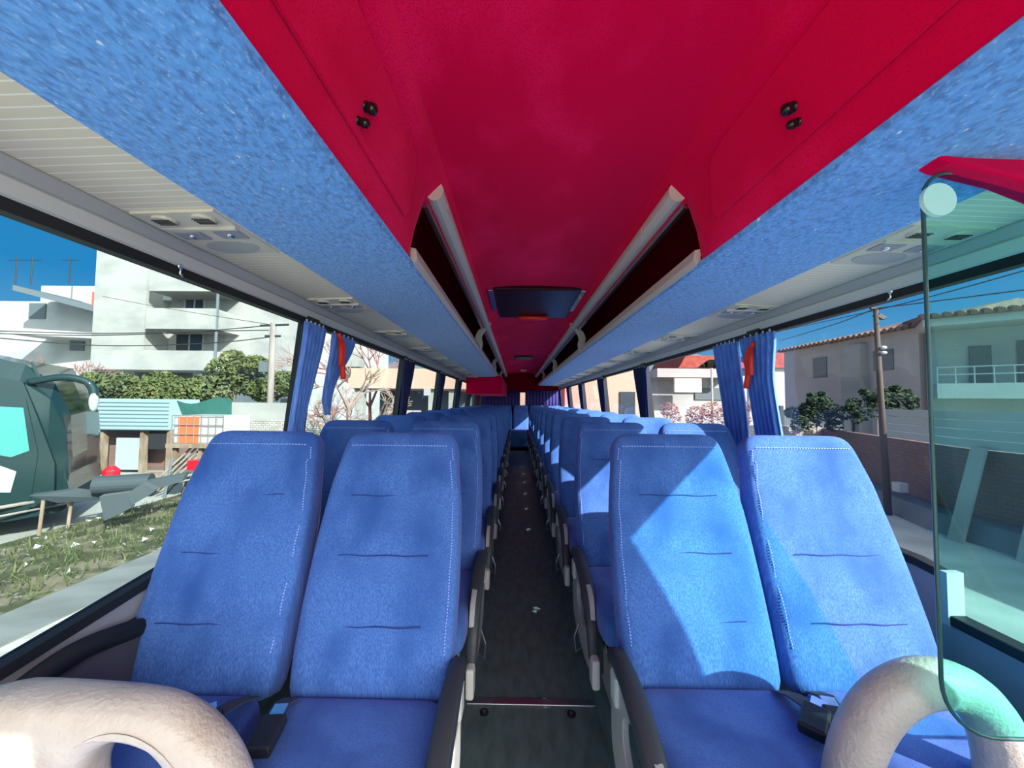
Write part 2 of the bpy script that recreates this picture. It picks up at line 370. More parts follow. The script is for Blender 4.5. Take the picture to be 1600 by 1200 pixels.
# service panels (reading lights, vents, speaker)
def service():
    t = empty('service_panel',(0,0,0),'x','light panel')
    # local: x outward-positive across soffit, y along; origin at centre of the blue/beige edge
    def pl(x): return -.008*x/.224
    b=MB(); loops=[]
    for x in (.006,.11,.21): loops.append([(x,0,pl(x)),(x,.26,pl(x)),(x,.26,pl(x)-.006),(x,0,pl(x)-.006)])
    b.loft(loops); b.build('panel', M['beige'], t)
    def on(x,y,d): return Vector((x,y,pl(x)-d))
    for x,y in ((.055,.035),(.155,.035)):
        v = MB().tube([on(x,y,.005),on(x,y,.012)],.026,16).build('vent', M['beige'], t)
        for k in (-.012,-.004,.004,.012): MB().box((x-.022,y+k-.0015,pl(x)-.014),(x+.022,y+k+.0015,pl(x)-.011)).build('louvre', M['armpad'], v)
    for x,y in ((.055,.125),(.16,.125)):
        l = MB().box((x-.036,y-.022,pl(x)-.009),(x+.036,y+.022,pl(x)-.003)).build('light_housing', M['wallgrey'], t)
        MB().ball((x,y,pl(x)-.010),(.010,.012,.006)).build('lens', M['chrome'], l, smooth=True)
    MB().box((.01,.078,-.016),(.205,.086,-.004)).build('rib', M['beige2'], t)
    b=MB(); c=on(.108,.205,.0075); rg=[]
    b.loft([[ (c.x+.072*math.cos(a), c.y+.046*math.sin(a), pl(c.x+.072*math.cos(a))-d) for a in [i*math.pi/12 for i in range(24)]] for d in (.004,.0085)])
    b.build('speaker_grille', M['sofgrey'], t)
    return t
sp_ = service()
ordn = ['first','second','third','fourth','fifth','sixth','seventh','eighth','ninth','tenth','eleventh','twelfth','thirteenth']
first=True
for s in (-1,1):
    for i in range(12):
        o = sp_ if first else copy_tree(sp_)
        y = .90+.79*i+(0 if s<0 else .06)
        o.location=(s*.862,y,1.757); o.scale=(s,1,1)
        tag(o,'beige panel of reading lights, vents and speaker over the %s row on the %s'%(ordn[i],'left' if s<0 else 'right'),'light panel','overhead light and vent panels')
        first=False

# roof hatch
h0=at(765,445,2.70); h1=at(888,494,3.65)
t = empty('roof_hatch',(0.0,2.72,2.128),'dark smoked roof hatch with silver side strips in the crimson ceiling','roof hatch')
MB().box((-.30,0,-.03),(.34,.92,.02)).build('panel', M['hatch'], t, bevel=.012)
for x in (-.325,.345): MB().prism([(x-.018,-.036),(x+.018,-.036),(x+.012,-.002),(x-.012,-.002)],'y',.0,.62).build('side_strip', M['chrome'], t, bevel=.003)
hm = mat('red translucent handle',(.9,.03,.02),.3)
MB().tube([(-.12,.84,-.045),(-.08,.83,-.05),(.13,.83,-.05),(.16,.835,-.045)],[.012,.024,.02,.008],10).build('handle', hm, t, smooth=True)['label']='bright red handle'
MB().box((-.06,.96,-.012),(.06,1.03,-.004)).build('tag', M['beige2'], t)
o = MB().box((-.16,6.9,2.10),(.16,7.4,2.12)).build('ceiling_vent', M['black'], bevel=.008); tag(o,'flat dark vent in the ceiling behind the roof hatch','vent')
o = MB().box((-.03,9.6,2.06),(.12,9.7,2.10)).build('ceiling_light', M['beige2'], bevel=.008); tag(o,'small pale lamp on the ceiling near the rear wall','lamp')

# ------------------------------------------------------------------ seats
def backrest(wing, seed):
    rnd = random.Random(seed); Lh=.705; dx=Vector((0,.355,.935)).normalized(); nrm = Vector((0,-.935,.355)).normalized()
    prof_ = [(-.06,.205,.045),(0,.213,.06),(.12,.218,.065),(.3,.219,.062),(.5,.217,.058),(.65,.212,.054),(.76,.203,.050),(.85,.192,.046),(.92,.183,.044),(.965,.174,.042),(.99,.158,.036),(1.0,.135,.022),(1.003,.10,.008)]
    loops=[]; N=40
    for s_,wd,th in prof_:
        c = dx*(s_*Lh); lp=[]
        for k in range(N):
            a=2*math.pi*k/N; ca,sa=math.cos(a),math.sin(a)
            x = wd*math.copysign(abs(ca)**.42,ca); d = th*math.copysign(abs(sa)**.6,sa)
            if s_>.86 and x*wing>0: x *= 1.055
            if sa>0:  # front
                q=abs(x)/wd; d += .016*(q**3)*(1 if s_<.85 else .4) + .014*math.exp(-((s_-.9)/.12)**2)+ .012*math.exp(-((s_-.3)/.22)**2)*(1-q*q)
                d += .0035*math.sin(s_*31+seed+x*9)*(s_<.8)
            lp.append(c + Vector((x,0,0)) + nrm*(d-.05))
        loops.append(lp)
    return MB().loft(loops), loops, prof_
def seatpair(s, detail):
    """s=-1 left of aisle; origin on the platform below the aisle-side seat's centre at the backrest junction"""
    t = empty('double_seat',(0,0,0),'x','coach seat')
    zc=.44
    sep = (.462 if s<0 else .448)*s
    for j in (0,1):
        off = Vector((sep*j,0,zc))
        wing = -s
        mb,loops,pf = backrest(wing, 3*j+ (0 if s<0 else 5)); mb.v=[v+off for v in mb.v]
        br = mb.build('backrest', M['fabric'], t, smooth=True, sub=1)
        if detail:
            nrm_ = Vector((0,-.935,.355))
            st = MB()
            # row of stitches down the two edges and across the headrest
            def surf(s_, xf):
                dx=Vector((0,.355,.935)).normalized(); nrm=Vector((0,-.935,.355)).normalized()
                for i in range(len(pf)-1):
                    if pf[i][0]<=s_<=pf[i+1][0]:
                        a=(s_-pf[i][0])/(pf[i+1][0]-pf[i][0]); wd=pf[i][1]*(1-a)+pf[i+1][1]*a; th=pf[i][2]*(1-a)+pf[i+1][2]*a; break
                q=abs(xf); ca=min(1,q**(1/.42)); sa=math.sqrt(max(0,1-ca*ca)); d=th*sa**.6+.016*q**3*(1 if s_<.85 else .4)+.014*math.exp(-((s_-.9)/.12)**2)+.012*math.exp(-((s_-.3)/.22)**2)*(1-q*q)
                d += .0035*math.sin(s_*31+(3*j+(0 if s<0 else 5))+xf*wd*9)*(s_<.8)
                x=wd*xf
                if s_>.86 and x*wing>0: x*=1.055
                return dx*(s_*.705)+Vector((x,0,0))+nrm*(d-.05+.0012)+off
            n=70
            for i in range(n):
                a=.12+.80*i/n; b_=a+.80/n*.55
                for xf in (wing*.90,):
                    wob=.008*math.sin(i*1.3)
                    st.tube([surf(a,xf+wob*.2),surf(b_,xf)],.0019,5)
            n=34
            for i in range(n):
                a=-.84+1.68*i/n; st.tube([surf(.925,a),surf(.925,a+1.68/n*.6)],.0018,5)
            st.build('stitching', M['stitch'], br)
            for s_,c_ in ((.70,0),(.46,0),(.21,0)):
                pts=[surf(s_+.002*math.sin(k*.9),-.6+1.2*k/16+.0)-nrm_*.0012 for k in range(17)]
                MB().tube(pts,.0016,5).build('quilting_seam', M['seam'], br)
        # grey shell behind
        dx=Vector((0,.355,.935)).normalized(); nrm=Vector((0,-.935,.355)).normalized(); loops=[]
        for s_,wd,th in ((.0,.20,.03),(.3,.21,.03),(.6,.205,.03),(.85,.18,.028),(.93,.15,.02)):
            c=dx*(s_*.705)-nrm*.085+off; loops.append([c+Vector((x,0,0))+nrm*d for x,d in ((-wd,.03),(wd,.03),(wd,-.01),(wd*.9,-th),(-wd*.9,-th),(-wd,-.01))])
        MB().loft(loops).build('back_shell', M['seatmetal'], t)
        # cushion
        loops=[]
        for y,wd,h0,h1 in ((.02,.19,.36,.43),(.0,.212,.345,.45),(-.06,.216,.34,.452),(-.16,.218,.33,.448),(-.28,.219,.33,.455),(-.38,.219,.335,.465),(-.44,.217,.345,.465),(-.475,.21,.36,.45),(-.49,.19,.38,.43)):
            lp=[]; cz=(h0+h1)/2; hh=(h1-h0)/2
            for k in range(28):
                a=2*math.pi*k/28; ca,sa=math.cos(a),math.sin(a)
                x=wd*math.copysign(abs(ca)**.4,ca); z=hh*math.copysign(abs(sa)**.6,sa)
                if sa>0: z+=.012*(abs(x)/wd)**4
                lp.append((x+off.x,y-.03,cz+z))
            loops.append(lp)
        MB().loft(loops).build('seat_cushion', M['fabric'], t, smooth=True, sub=1)
    # base frame with legs
    x0,x1 = sorted((-s*.19, s*(.452+.2)))
    MB().box((x0,-.40,.29),(x1,-.36,.33)).box((x0,-.08,.29),(x1,-.04,.33)).box((x0,-.40,.30),(x0+.03,-.04,.34)).box((x1-.03,-.40,.30),(x1,-.04,.34)).build('seat_frame', M['seatmetal'], t, bevel=.004)
    for lx in (-s*.12,):
        MB().prism([(-.36,.29),(-.10,.29),(-.14,.03),(-.08,.0),(-.40,.0),(-.33,.03)],'x',lx-.018,lx+.018).build('leg', M['seatmetal'], t, bevel=.004)
    # aisle side: panel + armrest
    ax = -s*.235
    pts = smoothpath([(ax,.06,.47),(ax,.0,.50),(ax,-.10,.505),(ax,-.20,.49),(ax,-.30,.45),(ax,-.38,.37),(ax,-.41,.28)],5)
    loops=[]
    n=len(pts)
    for i,p in enumerate(pts):
        g=i/(n-1); hw=.018+.008*math.sin(math.pi*g); tk=.022-.004*g
        t_=(pts[min(i+1,n-1)]-pts[max(i-1,0)]).normalized(); up=Vector((1,0,0)).cross(t_).normalized()
        if up.z<0 and abs(up.z)>.2: up=-up
        if up.y>0 and abs(up.z)<=.2: up=-up
        lp=[]
        for k in range(12):
            a=2*math.pi*k/12; lp.append(p+Vector((1,0,0))*(hw*math.copysign(abs(math.cos(a))**.6,math.cos(a)))+up*(tk*math.copysign(abs(math.sin(a))**.6,math.sin(a))))
        loops.append(lp)
    arm = MB().loft(loops).build('armrest', M['armpad'], t, smooth=True)
    arm['label']='black curved armrest pad'
    # grey side bracket with oval opening
    outer=[]; inner=[]
    for k in range(32):
        a=2*math.pi*k/32; 
        inner.append((-.17+.12*math.cos(a), .355+.075*math.sin(a)))
        cx_,cz_=math.cos(a),math.sin(a); outer.append((-.16+.225*math.copysign(abs(cx_)**.5,cx_), .335+.15*math.copysign(abs(cz_)**.5,cz_)))
    xa,xb=ax+s*.004-.009,ax+s*.004+.009; b=MB()
    b.loft([[(xa,*p) for p in outer],[(xb,*p) for p in outer],[(xb,*p) for p in inner],[(xa,*p) for p in inner],[(xa,*p) for p in outer]],cap=False)
    b.build('side_bracket', M['seatmetal'], t, bevel=.003)
    b=MB(); b.box((ax-.016,-.02,.38),(ax+.016,.035,.46)); b.build('pivot_cover', M['beige2'], t, bevel=.008)
    b=MB(); b.box((ax-.014,-.46,.20),(ax+.014,-.40,.30)); b.build('end_bracket', M['beige2'], t, bevel=.008)
    # footrest bar loops low on the aisle side
    b=MB(); b.tube([(ax-s*.01,-.14,.25),(ax-s*.03,-.15,.2),(ax-s*.03,-.2,.17),(ax-s*.01,-.22,.2)],.003,6); b.build('release_lever', M['steel'], t)
    # belts
    for j in (0,1):
        bx = sep*j + (s*.17 if j==0 else -s*.19)
        dd = .02 if j==0 else -.03
        b=MB(); y0=-.06; L_=[(bx,y0+.02,.452),(bx+dd*.2,y0-.03,.478),(bx+dd,y0-.10,.486)]
        b.loft([[(p[0]-.02,p[1],p[2]+.002),(p[0]+.02,p[1],p[2]+.002),(p[0]+.02,p[1],p[2]-.002),(p[0]-.02,p[1],p[2]-.002)] for p in L_]); b.build('belt_strap', M['greycloth'], t)
        b=MB(); b.prism([(-.026,-.014),(.026,-.014),(.029,0),(.026,.014),(-.026,.014),(-.029,0)],'y',-.075,0)
        o=b.build('belt_buckle', M['black'], t, bevel=.005); o.location=(bx+dd,y0-.085,.487); o.rotation_euler=(R(10),0,R(-25*s+(12 if j else -20)))
        MB().box((-.015,-.002,.002),(.015,.03,.005)).build('belt_tongue', M['chrome'], o)
    return t
def where(i, side):
    return 'blue double coach seat, %s row, %s of the aisle'%(ordn[i],side)
PIT=.752; NROW=12
for s in (-1,1):
    side='left' if s<0 else 'right'
    x0 = -.512 if s<0 else .392
    y0 = 1.03 if s<0 else 1.085
    det = seatpair(s,True); pl_ = None
    for i in range(NROW):
        if i==0: o=det
        elif i==1: o=copy_tree(det)
        elif i==2: o=seatpair(s,False); pl_=o
        else: o=copy_tree(pl_)
        y=y0+PIT*i
        if y>REAR-.5: 
            break
        o.location=(x0,y,.10)
        tag(o, where(i,side) + (' nearest the camera' if i==0 else ''),'coach seat','double coach seats on the %s of the aisle'%side)
# red fire/bag items at rear on seat tops: rear bench
t=empty('rear_bench',(0,REAR-.62,.10),'dark blue bench seat across the rear wall','bench seat')
MB().box((-1.15,-.45,.0),(1.15,.3,.44)).build('seat_cushion', M['fabric'], t, bevel=.04)
for i in range(5):
    b,_,_=backrest(1,i); b.v=[v+Vector((-.92+.46*i,.05,.44)) for v in b.v]; b.build('backrest', M['fabric'], t, smooth=True)

# ------------------------------------------------------------------ curtains
def curtain(name, s, y, top0, top1, mid0, mid1, bot0, bot1, ztop, ztie, zbot, m, folds, label, group, tie=None, depth=.018, ztc=1.5):
    t = empty(name,(s*(wx(1.2)-.05),y,ztop),label,'curtain',group)
    loops=[]; N=folds*8; nz_=26; org=t.location
    for i in range(nz_+1):
        g=i/nz_; z=ztop+(zbot-ztop)*g; zt=(ztop-ztie)/(ztop-zbot)
        if g<zt: k=(g/zt); k=k*k*(3-2*k); a=top0*(1-k)+mid0*k; b=top1*(1-k)+mid1*k
        else: k=(g-zt)/(1-zt); k=k*k*(3-2*k); a=mid0*(1-k)+bot0*k; b=mid1*(1-k)+bot1*k
        fr=[];bk=[]
        for j in range(N+1):
            f=j/N; yy=y+a+(b-a)*f; xx=s*(wx(z)-.045)+ depth*math.sin(f*folds*2*math.pi+.4*math.sin(g*3+j*.05))*(.75+.25*math.sin(j*.7))
            fr.append(Vector((xx-s*.003,yy,z))-org); bk.append(Vector((xx+s*.001,yy,z))-org)
        loops.append(fr+bk[::-1])
    MB().loft(loops).build('drape', m, t, smooth=True)
    if tie:
        yc=y+(mid0+mid1)/2; b=MB(); p=Vector((s*(wx(ztc)-.085),yc,ztc))-org
        b.tube(smoothpath([p+Vector((0,-.03,.1)),p+Vector((0,.0,.07)),p+Vector((0,.03,.02)),p+Vector((0,.02,-.05)),p+Vector((0,.04,-.12))],4),[.011]*4+[.015]*4+[.012]*4+[.014]*5,8)
        b.tube([p+Vector((0,-.01,.08)),p+Vector((-s*.01,-.02,.0)),p+Vector((-s*.01,-.02,-.06))],.011,8)
        b.build('tie_cord', M['redtie'], t, smooth=True)['label']='knotted red tie cord'
    b=MB()
    for j in range(5):
        yy=y+top0+(top1-top0)*(j+.5)/5; b.tube([Vector((s*(wx(ztop)-.045),yy,ztop-.01))-org,Vector((s*(wx(ztop)-.045),yy,ztop+.012))-org],.004,6)
    b.build('hook', M['beige2'], t)
    return t
g1='curtains beside the left windows'; g2='curtains beside the right windows'
curtain('curtain',-1,PL[0]-.02,-.11,.07,-.12,.0,-.19,-.05,1.64,1.15,.80,M['curtain'],5,'long blue curtain hanging at the nearest left pillar',g1)
curtain('curtain',-1,PL[0]+.17,-.05,.22,-.05,.03,.0,.02,1.635,1.30,1.22,M['curtain'],5,'short blue curtain gathered by a red cord at the nearest left pillar',g1,tie=True,ztc=1.53)
curtain('curtain',1,PR[0]+.12,-.02,.20,-.02,.17,.0,.12,1.64,1.25,.80,M['curtain'],5,'blue curtain behind the nearest right pillar, with red cord',g2,tie=False)
curtain('curtain',1,PR[0]-.10,-.10,.15,-.05,.12,-.08,.08,1.64,1.4,.80,M['curtain'],6,'blue curtain in front of the nearest right pillar',g2,tie=True,ztc=1.50)
for s,ps,g in ((-1,PL,g1),(1,PR,g2)):
    for i,y in enumerate(ps[1:]):
        if y>REAR: continue
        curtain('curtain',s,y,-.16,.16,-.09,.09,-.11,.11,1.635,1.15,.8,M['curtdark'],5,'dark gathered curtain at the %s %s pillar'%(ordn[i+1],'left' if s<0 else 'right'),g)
# rear curtains
def rearcurt(x0,x1,lab):
    b=MB(); N=60; fr=[];lo=[]
    for z in (1.02,1.3,1.62):
        a=[];c=[]
        for j in range(N+1):
            f=j/N; x=x0+(x1-x0)*f; yy=REAR-.04+.02*math.sin(f*math.pi*2*11); a.append((x,yy,z)); c.append((x,yy+.004,z))
        lo.append(a+c[::-1])
    tag(b.loft(lo).build('rear_curtain', M['curtrear'], smooth=True),lab,'curtain','curtains over the rear window')
M['curtrear']=mat('plum and navy curtain',(.06,.05,.20),.95,spec=.1)
rearcurt(-1.1,-.02,'pleated navy curtain over the left half of the rear window')
rearcurt(.13,1.15,'pleated plum curtain over the right half of the rear window')
for (u,v,D,s,l) in ((265,406,1.05,-1,'left'),(1397,450,1.24,1,'right')):
    p=Vector((s*1.075,at(u,v,D).y,1.668)); o=MB().ball((0,0,0),(.006,.010,.008)).tube([(0,0,0),(0,.0,-.02),(0,.01,-.026)],.003,6).build('curtain_hook', M['chrome'], smooth=True); o.location=p
    tag(o,'small white curtain hook on the track above the front %s window'%l,'hook')

# ------------------------------------------------------------------ front partitions
# left padded partition rail
def padtube(name, pts, r, lab, flat=1.0, n=20):
    o=MB().tube(smoothpath(pts,8),r,n,flat).build(name, M['leather'], smooth=True); return tag(o,lab,'handrail')
yp=.70
t=empty('partition_panel',(-.85,yp,.1),'cream leatherette front partition with rounded corner and grab hole on the left','partition')
# outline in x,z (photo plane), with hole
def pz(u,v): p=at(u,v,yp); return (p.x,p.z)
outl=[pz(*q) for q in ((-104,1068),(60,1070),(160,1073),(240,1078),(290,1095),(330,1124),(362,1160),(385,1205),(400,1260),(405,1330),(405,1500),(200,1500),(-104,1500))]
hole=[pz(*q) for q in ((148,1215),(155,1190),(167,1166),(184,1149),(205,1141),(224,1140),(245,1146),(266,1162),(284,1186),(294,1216),(292,1260),(262,1290),(160,1280))]
outl=outl; n=len(outl)
def ins(poly,d):
    c=Vector((sum(p[0] for p in poly)/len(poly),sum(p[1] for p in poly)/len(poly))); return [tuple(Vector(p)+(c-Vector(p)).normalized()*d) for p in poly]
L3=lambda poly,y:[(p[0]-t.location.x,y-t.location.y,p[1]-t.location.z) for p in poly]
hole_r = hole
b=MB().loft([L3(ins(outl,.05),yp-.046),L3(ins(outl,.022),yp-.042),L3(ins(outl,.006),yp-.026),L3(outl,yp),L3(ins(outl,.008),yp+.03),L3(ins(outl,.03),yp+.045),
   L3(ins(hole,-.02),yp+.045),L3(ins(hole,-.004),yp+.03),L3(hole,yp),L3(ins(hole,-.004),yp-.03),L3(ins(hole,-.02),yp-.045),L3(ins(hole,-.045),yp-.047),L3(ins(outl,.05),yp-.046)],cap=False)
b.build('padding', M['leather'], t, smooth=True, sub=2)
# right arch
yr=.80
pp=[at(1322,1330,yr),at(1325,1240,yr),at(1338,1170,yr),at(1368,1112,yr),at(1412,1076,yr),at(1462,1066,yr),at(1512,1083,yr),at(1548,1125,yr),at(1566,1180,yr),at(1574,1250,yr),at(1576,1330,yr)]
padtube('grab_rail',pp,.044,'thick cream leatherette grab arch behind the glass screen on the right')
# glass screen
yg=.72; q0=at(1440,270,yg); q1=at(1449,1152,yg); x0=q0.x; zt=q0.z; zb=q1.z; rr=.05
def rrect(x0,x1,z0,z1,r0,r1):
    out=[]
    for (cx,cz,a0,r) in ((x0+r1,z1-r1,90,r1),(x0+r0,z0+r0,180,r0)):
        for k in range(9): a=R(a0+90*k/8); out.append((cx+r*math.cos(a),cz+r*math.sin(a)))
    return out+[(x1,z0),(x1,z1)]
pg=rrect(x0,1.14,zb,zt,.10,.05)
t=empty('glass_screen',(x0,yg,zb),'green tinted glass screen with rounded corners beside the front right seat','glass screen')
loc=Vector((x0,yg,zb))
MB().add([Vector((p[0],yg,p[1]))-loc for p in pg],[tuple(range(len(pg)))]).build('pane', M['glassP'], t)
MB().tube([Vector((p[0],yg,p[1]))-loc for p in pg[-1:]+pg[:-1]],.0035,6).build('edge', M['edge'], t, smooth=True)
cc=at(1469,311,yg-.012)-loc
o=MB().tube([cc,cc+Vector((0,.008,0))],.031,28).build('round_clamp', mat('pale green disc',(.55,.95,.80),.35), t); o['label']='pale mint disc'
# crimson bracket above
def rp_(u,v,D): return at(u,v,D)
A=[rp_(1444,230,.70),rp_(1476,209,.72),rp_(1660,218,.72),rp_(1660,305,.70),rp_(1590,277,.69),rp_(1528,262,.69),rp_(1490,252,.69)]
b=MB().loft([A,[p+Vector((0,.05,.004)) for p in A]]); o=b.build('velour_block', M['red'], bevel=.006); tag(o,'crimson velour covered block above the glass screen','padded block')
# side lining on left beside the first seat
o=MB().tube(smoothpath([(-1.16,.55,.60),(-1.16,.72,.655),(-1.155,.88,.70),(-1.15,1.0,.69),(-1.16,1.15,.64),(-1.17,1.3,.6)],6),.026,10,.8).build('side_strip', M['blackrub'], smooth=True); tag(o,'dark curved strip on the left wall beside the front seat','wall strip')
o=MB().loft([[(-1.20,y,.1),(-1.20,y,.64+.05*math.sin((y-.5)*3.2)),(-1.14,y,.62+.05*math.sin((y-.5)*3.2)),(-1.12,y,.5),(-1.12,y,.1)] for y in (.55,.7,.85,1.0,1.15)]).build('side_lining', M['greycloth'], smooth=True); tag(o,'charcoal side lining below the front left window','side lining')


GZ=-1.2
def ptile(name,c1,c2,sc_,r=.9,lo=.4,hi=.65): return mat(name,c1,r,spec=.2,noise=(c2,sc_,5,lo,hi))
E={}
E['ground']=ptile('dusty concrete yard',(.36,.37,.33),(.25,.26,.24),(.8,.8,.8))
E['pave']=ptile('pale paving',(.50,.49,.44),(.38,.36,.32),(1.5,7,1))
E['verge']=mat('rough grass and litter',(.06,.065,.035),.95,spec=.1,noise=[((.17,.15,.10),(3,3,3),6,.45,.6),((.28,.30,.27),(9,9,9),4,.62,.7),((.06,.08,.03),(5,5,5),3,.55,.7)])
E['asph']=ptile('grey strip',(.20,.21,.20),(.15,.16,.15),(1,3,1))
E['conc']=ptile('stained render',(.33,.325,.30),(.24,.24,.23),(.5,.5,.9),.9,.42,.7)
E['white']=ptile('white render',(.42,.42,.40),(.33,.33,.32),(.4,.4,.6))
E['pink']=ptile('pale pink render',(.40,.34,.33),(.34,.29,.28),(.5,.5,.5))
E['peach']=ptile('peach render',(.50,.33,.25),(.44,.29,.22),(.5,.5,.5))
E['shadegrey']=ptile('grey cream render',(.42,.39,.36),(.36,.33,.30),(.4,.4,.5))
E['brickw']=brick('whitewashed brick',(.44,.41,.37),(.33,.30,.26),(.07,.06,.055),3.2,'xz')
E['brickr']=brick('dark red brick',(.22,.12,.09),(.16,.11,.10),(.10,.10,.10),3.0,'yz')
E['slate']=mat('dark window',(.03,.04,.05),.25)
E['shut']=mat('grey shutter',(.10,.12,.13),.6)
E['roofr']=ptile('red roof tiles',(.32,.07,.05),(.22,.05,.04),(3,3,3))
E['tile']=ptile('weathered roof tiles',(.14,.11,.10),(.24,.14,.10),(4,4,4))
E['tin']=mat('pale blue corrugated sheet',(.26,.37,.40),.5)
E['tinw']=mat('white sheet fence',(.34,.38,.37),.6)
E['wood']=ptile('weathered timber',(.20,.14,.09),(.30,.24,.18),(6,6,2))
E['leaf']=mat('olive green leaves',(.07,.09,.03),.7,spec=.2,noise=((.16,.17,.07),(2,2,2),2,.5,.7))
E['leafd']=mat('dark green leaves',(.035,.06,.03),.8,spec=.2)
E['twig']=mat('bare pale twigs',(.26,.19,.15),.9)
E['twigr']=mat('reddish twigs',(.25,.10,.08),.9)
E['pole']=ptile('grey concrete pole',(.25,.22,.19),(.18,.16,.145),(6,6,1))
E['busw']=mat('white coach paint',(.38,.48,.47),.2,coat=.5)
E['busk']=mat('dark coach glass',(.012,.03,.03),.08)
E['busg']=mat('teal door glass',(.05,.25,.22),.1)
E['orange']=mat('rusty orange drum',(.70,.14,.05),.6)
E['tank']=mat('milky tank plastic',(.42,.43,.43),.4)
E['tarp']=mat('dark green tarpaulin',(.02,.10,.08),.7,bump=((3,3,3),.6,.05))
E['rub']=mat('grey rubber mat',(.035,.05,.055),.7)
E['redp']=mat('bright red plastic',(.65,.01,.02),.4)
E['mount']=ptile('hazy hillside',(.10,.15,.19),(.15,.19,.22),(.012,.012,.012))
E['wire']=mat('black cable',(.02,.02,.02),.6)
# ground
struct(MB().box((-90,-40,GZ-.2),(90,160,GZ)).build('floor', E['ground'])); 
tag(MB().prism([(-5.2,GZ),(-5.2,GZ+.015),(-1.6,GZ+.015),(-1.6,GZ)],'y',-12,12.8).build('pavement', E['pave']),'pale concrete pavement strip just outside the left windows','pavement')
tag(MB().prism([(-5.95,GZ),(-5.95,GZ+.02),(-5.2,GZ+.03),(-5.2,GZ)],'y',-12,12.8).build('kerb_strip', E['asph']),'narrow grey kerb strip beside the littered verge','kerb')
tag(MB().prism([(-8.6,GZ),(-8.4,GZ+.12),(-7,GZ+.10),(-5.95,GZ+.02),(-5.95,GZ)],'y',-6,12.6).build('verge', E['verge']),'rough grass verge with scattered litter beyond the left windows','verge',kind='stuff')
# litter and grass tufts as stuff
b=MB(); rnd=random.Random(3)
for i in range(2600):
    x=rnd.uniform(-8.3,-5.95); y=rnd.uniform(1.5,11.5); z=GZ+.05+.05*min(1,(abs(x)-5.95)); a=rnd.uniform(0,6.28); h=rnd.uniform(.05,.2); q=rnd.uniform(-.1,.1)
    b.add([(x,y,z),(x+.02*math.cos(a),y+.02*math.sin(a),z),(x+q,y+rnd.uniform(-.1,.1),z+h)],[(0,1,2)])
tag(b.build('grass', E['leaf']),'thin dry grass blades growing on the left verge','grass',kind='stuff')
b=MB()
for i in range(60):
    x=rnd.uniform(-8.3,-6.1); y=rnd.uniform(2,11); z=GZ+.10; a=rnd.uniform(0,3); r_=rnd.uniform(.03,.11)
    b.add([(x,y,z),(x+r_*math.cos(a),y+r_*math.sin(a),z+.03),(x-r_*.5*math.sin(a),y+r_*math.cos(a),z+.06)],[(0,1,2)])
tag(b.build('litter', mat('pale litter',(.40,.48,.46),.7)),'pale scraps of litter lying on the left verge','litter',kind='stuff')

def part(nm,m,par,a,b_,**k):
    o=MB().box(a,b_).build(nm,m,**k); o.parent=par; return o
def rectD(u0,v0,u1,v1,D):
    p=at(u0,v1,D); q=at(u1,v0,D); return p.x,min(p.z,q.z),q.x,max(p.z,q.z)
def fbox(nm,m,par,u0,v0,u1,v1,D,thick,front=0):
    """box with its near face on the plane y=D"""
    x0,z0,x1,z1=rectD(u0,v0,u1,v1,D); return part(nm,m,par,(x0,D-front,z0),(x1,D+thick,z1))
# --- brick boundary wall across
o=MB().box((-12.5,14,GZ),(10.9,14.25,.52)).build('brick_wall',E['brickw']); tag(o,'low whitewashed brick boundary wall crossing behind the coach','wall')
o=MB().box((-22,14.4,GZ),(-8.3,14.6,1.15)).build('concrete_wall',E['conc']); tag(o,'plain grey concrete wall behind the left hedge','wall')
# --- pale apartment block
t=empty('apartment_block',(0,0,0),'tall pale apartment block with stacked balconies outside the left windows','building')
D=25.0
x0,z0,x1,z1=rectD(157,575,345,300,D)
xc=rectD(232,500,345,400,D)[0]
part('wall',E['conc'],t,(x0,D,z0),(xc,D+7,16))
part('wall',E['conc'],t,(xc,D+1.8,z0),(x1+.6,D+9,16))
part('ground_floor',E['shut'],t,(x0+1.5,D+1.5,GZ),(x1+.5,D+8,z0))
for uu in (185,240,290): 
    q=rectD(uu,600,uu+9,575,D); part('column',E['conc'],t,(q[0],D+.6,GZ),(q[2],D+.9,z0))
part('slab',E['conc'],t,(x0-.1,D-.2,z0-.25),(x1+1.0,D+2,z0+.1))
for (va,vb,ua,ub) in ((548,575,157,340),(484,512,240,344),(424,454,246,346),):
    q=rectD(ua,vb,ub,va,D); bl=part('balcony',E['conc'],t,(q[0],D-.5,q[1]),(q[2],D-.35,q[3])); part('balcony_end',E['conc'],bl,(q[2]-.15,D-.35,q[1]),(q[2],D+1.8,q[3])); part('balcony_slab',E['conc'],bl,(q[0],D-.5,q[1]-.2),(q[2],D+1.8,q[1]))
for (u,v,u2,v2) in ((275,530,320,547),(290,467,322,484),(290,408,320,424)):
    q=rectD(u,v2,u2,v,D+1.8); q=(q[0],min(q[1],q[3])-.3,q[2],max(q[1],q[3])+.5)
    f=part('window',E['white'],t,(q[0],D+1.7,q[1]),(q[2],D+1.82,q[3])); part('pane',E['slate'],f,(q[0]+.15,D+1.66,q[1]+.1),((q[0]+q[2])/2-.08,D+1.72,q[3]-.15)); part('pane',E['slate'],f,((q[0]+q[2])/2+.08,D+1.66,q[1]+.1),(q[2]-.15,D+1.72,q[3]-.15))
q=rectD(247,468,262,450,D+1); a=part('air_conditioner',E['tank'],t,(q[0],D+1.2,q[1]),(q[2]+.1,D+1.8,q[3]))
q=rectD(347,560,350,440,D); MB().tube([(q[0],D-.3,GZ+3),(q[0],D-.3,15)],.09,8).build('drain_pipe',E['shut'],t)
